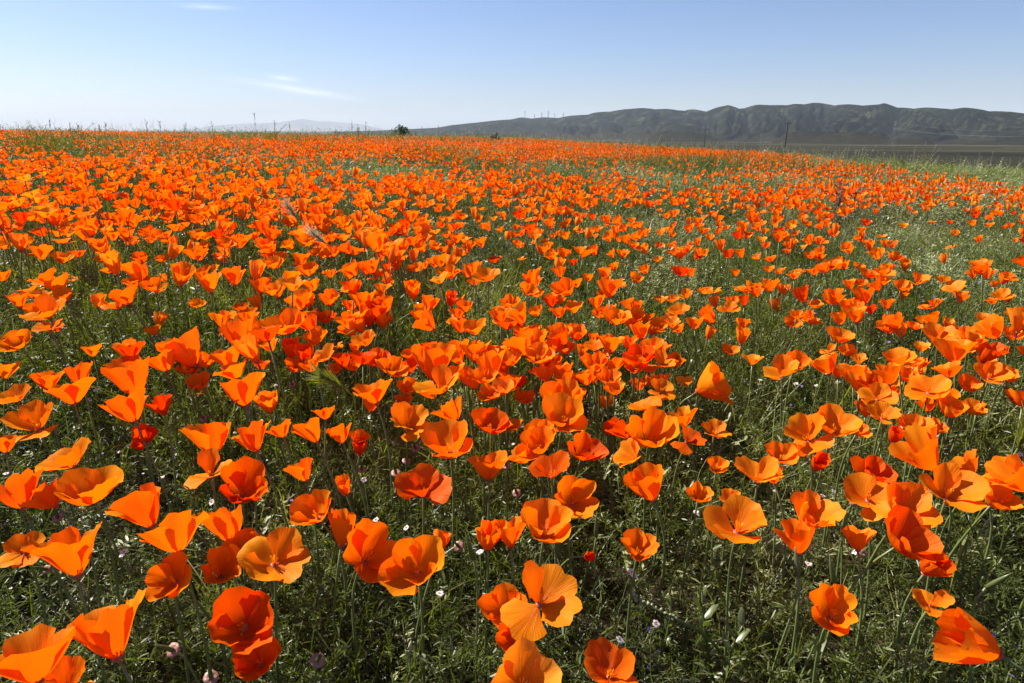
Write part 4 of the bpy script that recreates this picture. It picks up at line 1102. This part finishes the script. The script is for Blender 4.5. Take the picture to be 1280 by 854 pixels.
# little white flowers, each on a stalk
rngw = random.Random(77)
WHITE = [(192, 396), (165, 363), (116, 363), (40, 448), (100, 468), (120, 488), (47, 505), (30, 590), (8, 592), (112, 500), (150, 565), (152, 695), (73, 645), (200, 600), (202, 597), (293, 625), (155, 690), (305, 665), (265, 628), (345, 482), (365, 478), (440, 398), (450, 411), (512, 335), (540, 370), (455, 600), (470, 650), (508, 660), (550, 742), (1042, 615), (968, 614), (1066, 626), (1028, 620), (1045, 478), (1098, 470), (995, 480), (1120, 498), (1240, 485), (1275, 568), (790, 715), (793, 720), (870, 640), (890, 625), (885, 622), (664, 494), (950, 475), (1020, 482), (600, 690), (1180, 590), (1068, 690), (1010, 705), (820, 780), (775, 800)]
w_mesh = []
for s in range(4):
    rg = np.random.default_rng(300 + s); mb = MB(); r = .0062
    for k in range(6):
        an = k * 2 * math.pi / 6 + rg.normal(0, .1); ld = np.array([math.cos(an), math.sin(an), 0]); sd = np.array([-math.sin(an), math.cos(an), 0]); up_ = np.array([0, 0, 1.0])
        mb.add(*ribbon([ld * r * .1, ld * r * .55 + up_ * r * .18, ld * r * rg.uniform(.9, 1.1) + up_ * r * rg.uniform(-.1, .3)], r * np.array([.3, .85, .55]), sd))
    w_mesh.append(mb.mesh('petals', [M_WHITE], smooth=False))
v, f = tube([(0, 0, -.001), (0, 0, .001), (0, 0, .002)], [.0012, .0018, .0006], 6); w_eye = mesh_of('eye', v, f, M_PETAL_PALE)
for i, (px, py) in enumerate(WHITE):
    P = ground_hit(px, py, rngw.uniform(.13, .2)); bx, by = P[0] + rngw.uniform(-.02, .02), P[1] + rngw.uniform(0, .03); bz = gz(bx, by) - .01
    t = link('white_wildflower', None, loc=(bx, by, bz)); hl = np.array(P) - np.array([bx, by, bz])
    q, ax = quat_axis(rngw.uniform(180, 360), rngw.uniform(0, 45), rngw.uniform(0, 6))
    v, f = tube(bezier(np.zeros(3), hl * np.array([0, 0, .5]), hl - np.array(ax) * .03, hl, 5), .0008, 4); link('stem', mesh_of('stem', v, f, M_STEM), t)
    for nm, me in (('petals', w_mesh[i % 4]), ('eye', w_eye)):
        o = link(nm, me, t, hl); o.rotation_mode = 'QUATERNION'; o.rotation_quaternion = q
        o.scale = [rngw.uniform(.55, .9)] * 3
    tag(t, 'tiny white star-shaped wildflower low in the green growth', 'wildflower', 'tiny white wildflowers')

# fuzzy green weeds with thick leaves
def leafy_weed(px, py, label, nst, seed, size=1.0):
    rng = np.random.default_rng(seed); P = ground_hit(px, py, .13 * size)
    b = np.array([P[0], P[1] + .02, gz(P[0], P[1] + .02) - .01]); t = link('leafy_weed', None, loc=b)
    hgt = P[2] - b[2] + .02
    for s in range(nst):
        dr = rnd_dir(rng, 62, 88); ln = hgt * rng.uniform(.8, 1.15)
        pts = bezier(np.zeros(3), dr * ln * .4, dr * ln * .8, dr * ln + rnd_dir(rng, 10, 60) * .02, 7)
        v, f = tube(pts, np.linspace(.0024, .0012, 7), 5); st = link('stem', mesh_of('stem', v, f, M_FORB), t)
        for k in range(13):
            tt = .35 + .65 * k / 12; i = min(5, int(tt * 6)); fr_ = tt * 6 - i; p = pts[i] * (1 - fr_) + pts[min(6, i + 1)] * fr_
            a = k * 2.4 + rng.normal(0, .3); e = R(rng.uniform(5, 40) + 35 * (k / 12)); ld = np.array([math.cos(a) * math.cos(e), math.sin(a) * math.cos(e), math.sin(e)])
            l = rng.uniform(.018, .032) * size * (1.1 - .3 * k / 12); sd = np.array([-math.sin(a), math.cos(a), 0])
            q0 = [p, p + ld * l * .3, p + ld * l * .65 + np.array([0, 0, .002]), p + ld * l - np.array([0, 0, .003])]
            v, f = ribbon(q0, l * .30 * np.array([.35, 1, .85, .08]), sd, .18)
            link('leaf', mesh_of('leaf', v, f, M_FORB), st)
    tag(t, label, 'weed', 'leafy green weeds')
leafy_weed(925, 792, 'light green weed with thick pointed leaves in the grass, below the poppies', 2, 1, 1.2)
leafy_weed(905, 700, 'low green weed with a rosette of lance leaves near a splayed poppy', 2, 2, .9)
leafy_weed(812, 805, 'narrow green weed with stubby upright leaves beside a splayed red-shaded poppy', 1, 3, .9)
leafy_weed(30, 722, 'small bright green weed under a small flat poppy', 2, 4, .8)

# coiled fiddleneck stems with pale buds
def fiddleneck(tip, mid, base, label, seed):
    rng = np.random.default_rng(seed)
    A = np.array(ground_hit(*tip, .22)); B = np.array(ground_hit(*mid, .20)); C = np.array(ground_hit(*base, .12))
    b = np.array([C[0] + .02, C[1] + .03, gz(C[0], C[1]) - .01]); t = link('fiddleneck', None, loc=b)
    pts = np.concatenate([bezier(np.zeros(3), (C - b) * .5, C - b, B - b, 8)[:-1], bezier(B - b, (B - b) * .6 + (A - b) * .4, A - b + np.array([0, 0, -.01]), A - b, 7)])
    v, f = tube(pts, np.linspace(.0024, .0014, len(pts)), 6); link('stem', mesh_of('stem', v, f, M_FORB), t)
    for k in range(26):
        tt = .55 + .45 * (k / 25) ** .6; i = min(len(pts) - 2, int(tt * (len(pts) - 1))); p = pts[i] + (pts[i + 1] - pts[i]) * (tt * (len(pts) - 1) - i)
        dr = rnd_dir(rng, -10, 80); r = rng.uniform(.0012, .0021)
        v, f = tube([p, p + dr * r, p + dr * r * 2.2, p + dr * r * 3], [r * .4, r, r * .8, r * .1], 5)
        link('floret', mesh_of('floret', v, f, M_SAGE if k % 3 else M_AWN), t)
    tag(t, label, 'weed', 'coiled fiddleneck weeds')
fiddleneck((790, 742), (848, 775), (915, 805), 'long arching fiddleneck stem with pale buds over a dark gap', 1)
fiddleneck((308, 662), (345, 672), (330, 720), 'slim fiddleneck bent across an orange splayed poppy', 2)

# foxtail grass heads with long awns
def foxtail(px, py, hpx, label, seed, lean=(.3, 0, 1)):
    rng = np.random.default_rng(seed); P = np.array(ground_hit(px, py, .30))
    depth = project(*P)[2]; ln = hpx * depth / F
    b = np.array([P[0] - .03, P[1] + .03, gz(P[0], P[1]) - .01]); t = link('foxtail_grass', None, loc=b)
    hd = P - b; ax = np.array(lean, float); ax /= np.linalg.norm(ax)
    v, f = tube(bezier(np.zeros(3), hd * np.array([0, 0, .6]), hd - ax * .05, hd, 8), .0011, 5); link('stem', mesh_of('stem', v, f, M_GRASS), t)
    mb = MB()
    for k in range(150):
        tt = rng.random(); p = hd + ax * ln * .75 * tt
        dr = ax * rng.uniform(.8, 1.3) + rnd_dir(rng, -90, 90) * .55; dr /= np.linalg.norm(dr); l = ln * rng.uniform(.35, .75)
        sd = np.cross(dr, rnd_dir(rng, -90, 90)); sd /= np.linalg.norm(sd)
        mb.add(*ribbon([p, p + dr * l * .4, p + dr * l], [.0019, .0013, .0004], sd))
    link('awns', mb.mesh('awns', [M_AWN if seed % 2 else M_GRASS], False), t)
    v, f = tube([hd, hd + ax * ln * .3, hd + ax * ln * .7], [.0015, .003, .001], 6); link('spike', mesh_of('spike', v, f, M_GRASS), t)
    for k in range(2):
        a = rng.uniform(0, 6.28); l = .13
        pts = bezier(np.array([0, 0, .02 + .05 * k]), np.array([0, 0, .1 + .04 * k]), np.array([math.cos(a) * l * .5, math.sin(a) * l * .5, .16]), np.array([math.cos(a) * l, math.sin(a) * l, .12]), 6)
        v, f = ribbon(pts, .004 * np.array([.8, 1, 1, .8, .5, .1]), [-math.sin(a), math.cos(a), 0]); link('blade', mesh_of('blade', v, f, M_GRASS), t)
    tag(t, label, 'grass', 'foxtail grass heads')
foxtail(372, 274, 26, 'silvery foxtail grass head rising over the orange poppies', 1, (-.5, 0, .7))
foxtail(408, 305, 28, 'silvery foxtail grass head bent low beside another foxtail', 3, (-.7, -.1, .6))
foxtail(432, 486, 44, 'bright green foxtail grass head leaning among funnel poppies', 2, (-.8, -.1, .5))
foxtail(1272, 560, 50, 'dull green upright foxtail grass clump by orange poppies', 4, (.2, 0, 1))

# dry brown branching weed standing over the poppies
def dry_weed(px, py, hpx, label, seed):
    rng = np.random.default_rng(seed); P = np.array(ground_hit(px, py, .1)); depth = project(*P)[2]
    b = np.array([P[0], P[1], gz(P[0], P[1]) - .01]); hgt = hpx * depth / F + .12; t = link('dry_weed', None, loc=b)
    for s in range(5):
        dr = rnd_dir(rng, 70, 86); ln = hgt * rng.uniform(.75, 1.05)
        pts = bezier(np.zeros(3), dr * ln * .35, dr * ln * .7 + rnd_dir(rng, 0, 30) * .02, dr * ln, 7)
        v, f = tube(pts, np.linspace(.003, .0014, 7), 5); br = link('branch', mesh_of('branch', v, f, M_BARK), t)
        mb = MB()
        for k in range(26):
            tt = rng.uniform(.35, 1); i = min(5, int(tt * 6)); p = pts[i] + (pts[i + 1] - pts[i]) * (tt * 6 - i); d_ = rnd_dir(rng, -10, 70); l = rng.uniform(.012, .03)
            v, f = tube([p, p + d_ * l, p + d_ * l * 1.4], [.0012, .0034, .0006], 4); mb.add(v, f)
        link('seed_pods', mb.mesh('seed_pods', [M_BARK], False), br)
    tag(t, label, 'weed')
dry_weed(1052, 292, 66, 'dry brown branching weed standing above the orange poppies', 3)

# tall thin stalks showing against the sky along the crest
def stalk(px, ptop, dist, label, seed, hgt=None):
    rng = np.random.default_rng(seed); r = ray(px, ptop); hz = math.hypot(r[0], r[1]); k = dist / hz
    top = np.array([r[0] * k, r[1] * k, CAMZ + r[2] * k]); b = np.array([top[0] - .02, top[1], gz(top[0], top[1]) - .02]); t = link('grass_stalk', None, loc=b)
    hd = top - b
    v, f = tube(bezier(np.zeros(3), hd * np.array([0, 0, .4]), hd * np.array([.4, 1, .8]), hd, 7), np.linspace(.0030, .0014, 7) * dist / 16, 5); link('stem', mesh_of('stem', v, f, M_STRAW if seed % 2 else M_GRASS), t)
    mb = MB()
    for j in range(10):
        p = hd * rng.uniform(.72, 1.0); d_ = rnd_dir(rng, 45, 88); l = rng.uniform(.02, .05)
        v, f = tube([p, p + d_ * l, p + d_ * l * 1.5], [.0015, .0035, .001], 4); mb.add(v, f)
    link('seed_head', mb.mesh('seed_head', [M_STRAW], False), t)
    tag(t, label, 'grass', 'tall thin stalks on the crest')
STALKS = [(318, 142, 13), (343, 152, 15), (362, 154, 17), (183, 152, 13), (200, 154, 14), (62, 151, 12), (265, 154, 15), (440, 153, 17), (447, 156, 18), (457, 154, 18), (548, 157, 22)]
rs = random.Random(4)
for k in range(7):
    px = rs.uniform(0, 560) if k < 14 else rs.uniform(560, 760)
    STALKS.append((px, 155.5 + px * .013 + rs.uniform(-2.5, 4), rs.uniform(11, 21)))
for i, (px, pt, dd) in enumerate(STALKS):
    stalk(px, pt, dd, 'tallest thin dry stalk with a small head rising above the crest' if i == 0 else 'lone dark stalk with a knobbed head near the round bush' if i == 10 else 'thin dry grass stalk poking above the crest against the sky', i)

# bushes on the crest
def bush(px, py, wpx, hpx, dist, label, seed, n=2600):
    rng = np.random.default_rng(seed); r = ray(px, py); k = dist / math.hypot(r[0], r[1])
    x, y = r[0] * k, r[1] * k; bz = gz(x, y) - .05
    depth = project(x, y, bz)[2]; wd = wpx * depth / F; top = CAMZ + r[2] * k + hpx / 2 * depth / F; hgt = max(.2, top - bz)
    t = link('bush', None, loc=(x, y, bz))
    for s in range(7):
        dr = rnd_dir(rng, 35, 85); v, f = tube([(0, 0, 0), dr * hgt * .4, dr * hgt * .7 + rnd_dir(rng, 0, 40) * .1], [.03 * hgt, .02 * hgt, .006], 6)
        link('stem', mesh_of('stem', v, f, M_BARK), t)
    mb = MB()
    cl = [(rng.normal(0, .30, 2) * wd * .62, rng.uniform(.25, .80) * hgt, rng.uniform(.22, .42)) for _ in range(16)]
    for i in range(n):
        c, cz, cr_ = cl[rng.integers(0, 16)]
        p = np.array([c[0], c[1], cz]) + rnd_dir(rng, -80, 90) * cr_ * np.array([wd * .6, wd * .6, hgt * .75]) * rng.random() ** .4
        p[2] = np.clip(p[2], .02, hgt * 1.02)
        d_ = rnd_dir(rng, -20, 80); l = rng.uniform(.05, .10) * hgt; sd = np.cross(d_, rnd_dir(rng, -90, 90)); sd /= np.linalg.norm(sd) + 1e-9
        mb.add(*ribbon([p, p + d_ * l * .5, p + d_ * l], l * .5 * np.array([.4, 1, .2]), sd))
    link('foliage', mb.mesh('foliage', [M_BUSH], False), t)
    tag(t, label, 'bush')
bush(503, 163.5, 32, 13, 31, 'round dark green bush on the crest of the meadow', 1)
bush(620, 172, 12, 9, 22, 'small dark green shrub poking out of the poppies near the crest', 2, 1400)

# ------------------------------------------------------------------ utility poles, towers, wires, roads
def at_azimuth(px, dist):
    r = ray(px, HORIZON); az = math.atan2(r[0], r[1]); x, y = dist * math.sin(az), dist * math.cos(az)
    return np.array([x, y, gz(x, y)])
def bar(a, b, w, n=4): return tube([a, b], w / 2, n)

POLES = [(983.5, 235, 11.0, 'nearest tall wooden utility pole'), (882, 370, 11.0, 'second'), (828.5, 760, 9, 'third'), (797.5, 960, 11, 'fourth')]
pole_tops = []
for i, (px, dist, hgt, _) in enumerate(POLES):
    b = at_azimuth(px, dist); b[2] -= .3; t = link('utility_pole', None, loc=b)
    v, f = tube([(0, 0, 0), (0, 0, hgt * .5), (0, 0, hgt)], [.24, .21, .16], 8); link('pole', mesh_of('pole', v, f, M_WOOD), t)
    v, f = bar((-1.2, .2, hgt - .7), (1.2, -.2, hgt - .7), .2); arm = link('crossarm', mesh_of('crossarm', v, f, M_WOOD), t)
    for s in (-1.1, 0, 1.1):
        v, f = tube([(s, -s * .16, hgt - .6), (s, -s * .16, hgt - .4), (s, -s * .16, hgt - .3)], [.05, .08, .03], 6); link('insulator', mesh_of('insulator', v, f, M_CERAMIC), arm)
    tag(t, ['tall wooden utility pole standing clear of the dark hills just past the meadow edge', 'wooden utility pole next along the line from the tallest pole', 'small distant utility pole before the pale slope', 'smallest utility pole at the far end of the line'][i], 'utility pole', 'utility poles crossing the valley')
    pole_tops.append(b + np.array([0, 0, hgt - .35]))
def cable(a, b, sag, r, name, label, parentless=True, mat=M_WOOD):
    tt = np.linspace(0, 1, 24)[:, None]; P = a * (1 - tt) + b * tt; P[:, 2] -= sag * 4 * (tt * (1 - tt)).ravel()
    v, f = tube(P, r, 4); o = link(name, mesh_of(name, v, f, mat)); tag(o, label, 'wire', 'overhead wires'); return o
pa = at_azimuth(1420, 190); pole_tops = [pa + np.array([0, 0, 9.7])] + pole_tops
for i in range(len(pole_tops) - 1):
    cable(pole_tops[i], pole_tops[i + 1], 1.5, .018, 'wire', 'thin dark overhead wire strung between two wooden utility poles')

def lattice_tower(loc, hgt, label, yaw, thick=.22, group='steel transmission towers'):
    t = link('transmission_tower', None, loc=loc); t.rotation_euler = (0, 0, yaw)
    w0, w1 = hgt * .11, hgt * .022
    lv = [0, .22, .42, .6, .76, 1.0]
    wid = lambda q: w0 + (w1 - w0) * min(1, q / .76)
    for sx_ in (-1, 1):
        for sy_ in (-1, 1):
            pts = [np.array([sx_ * wid(q), sy_ * wid(q), q * hgt]) for q in lv]; v, f = tube(pts, thick / 2, 4); link('leg', mesh_of('leg', v, f, M_STEEL), t)
    mb = MB()
    for i in range(len(lv) - 1):
        a, b_ = wid(lv[i]), wid(lv[i + 1]); z0, z1 = lv[i] * hgt, lv[i + 1] * hgt
        for (c0, c1) in (((-1, -1), (1, -1)), ((1, -1), (1, 1)), ((1, 1), (-1, 1)), ((-1, 1), (-1, -1))):
            for (p, q) in (((c0[0] * a, c0[1] * a, z0), (c1[0] * b_, c1[1] * b_, z1)), ((c1[0] * a, c1[1] * a, z0), (c0[0] * b_, c0[1] * b_, z1))):
                v, f = tube([p, q], thick * .3, 3); mb.add(v, f)
    link('bracing', mb.mesh('bracing', [M_STEEL], False), t)
    for q, L in ((.76, .17), (.87, .14), (.98, .11)):
        mb = MB()
        for s in (-1, 1):
            for (z0, z1) in ((q, q), (q + .035, q)):
                for sy_ in (-1, 1):
                    v, f = tube([(s * w1, sy_ * w1, z0 * hgt), (s * L * hgt, 0, z1 * hgt)], thick * .35, 3); mb.add(v, f)
        link('crossarm', mb.mesh('crossarm', [M_STEEL], False), t)
    tag(t, label, 'tower', group)
    return t
tw = at_azimuth(1118, 900); tw[2] -= .5
lattice_tower(tw, 28, 'steel lattice transmission tower in the valley before the hills', R(25), .14)
tn = at_azimuth(1330, 800); tn[2] -= .5
lattice_tower(tn, 18, 'steel lattice transmission tower at the end of the pale cables', R(35), .14)
for q, s in ((.76, -1), (.76, 1), (.98, 1)):
    L = .17 if q < .8 else .11
    A = tw + np.array([s * L * 28 * math.cos(R(25)), s * L * 28 * math.sin(R(25)), q * 28 - 1]); B = tn + np.array([s * L * 18 * math.cos(R(35)), s * L * 18 * math.sin(R(35)), q * 18 - 1])
    cable(A, B, 4, .06, 'power_cable', 'pale sagging power cable strung between two steel lattice towers', mat=M_STEEL)
for i, px in enumerate((656, 668, 677, 685, 693, 704)):
    r = ray(px, HORIZON); az = math.degrees(math.atan2(r[0], r[1])); D, rz = ridge_at(az)
    x, y = D * math.sin(R(az)), D * math.cos(R(az))
    lattice_tower(np.array([x, y, rz - 12]), (88, 58, 66, 84, 62, 56)[i], 'tiny steel transmission tower standing on the skyline of the low ridge', R(10 * i), 1.3, 'towers along the ridge')
o = road([(930, 170, 3200), (1000, 172, 2300), (1100, 178, 1500), (1290, 192, 950), (1420, 200, 760)], 5, 'dirt_road'); tag(o, 'pale dirt road crossing the valley below the hills', kind='structure')
o = road([(1150, 184, 760), (1290, 198, 560), (1450, 205, 430)], 3, 'dirt_track'); tag(o, 'pale dirt track across the dark ploughed valley', kind='structure')

# ------------------------------------------------------------------ haze
bx_ = 46000.0; z0, z1 = -90.0, 760.0
hv = [(-bx_, -bx_, z0), (bx_, -bx_, z0), (bx_, bx_, z0), (-bx_, bx_, z0), (-bx_, -bx_, z1), (bx_, -bx_, z1), (bx_, bx_, z1), (-bx_, bx_, z1)]
hf = [(3, 2, 1, 0), (4, 5, 6, 7), (0, 1, 5, 4), (1, 2, 6, 5), (2, 3, 7, 6), (3, 0, 4, 7)]
m, t, out = new_mat('thin_haze')
pv = N(t, 'ShaderNodeVolumePrincipled', Density=2.6e-5, Anisotropy=0.0)
pv.inputs['Color'].default_value = (0.78, 0.88, 1.0, 1)
t.links.new(pv.outputs[0], out.inputs['Volume'])
hz = link('haze', mesh_of('haze', hv, hf, m, smooth=False)); tag(hz, 'thin pale haze over the valley', kind='stuff')
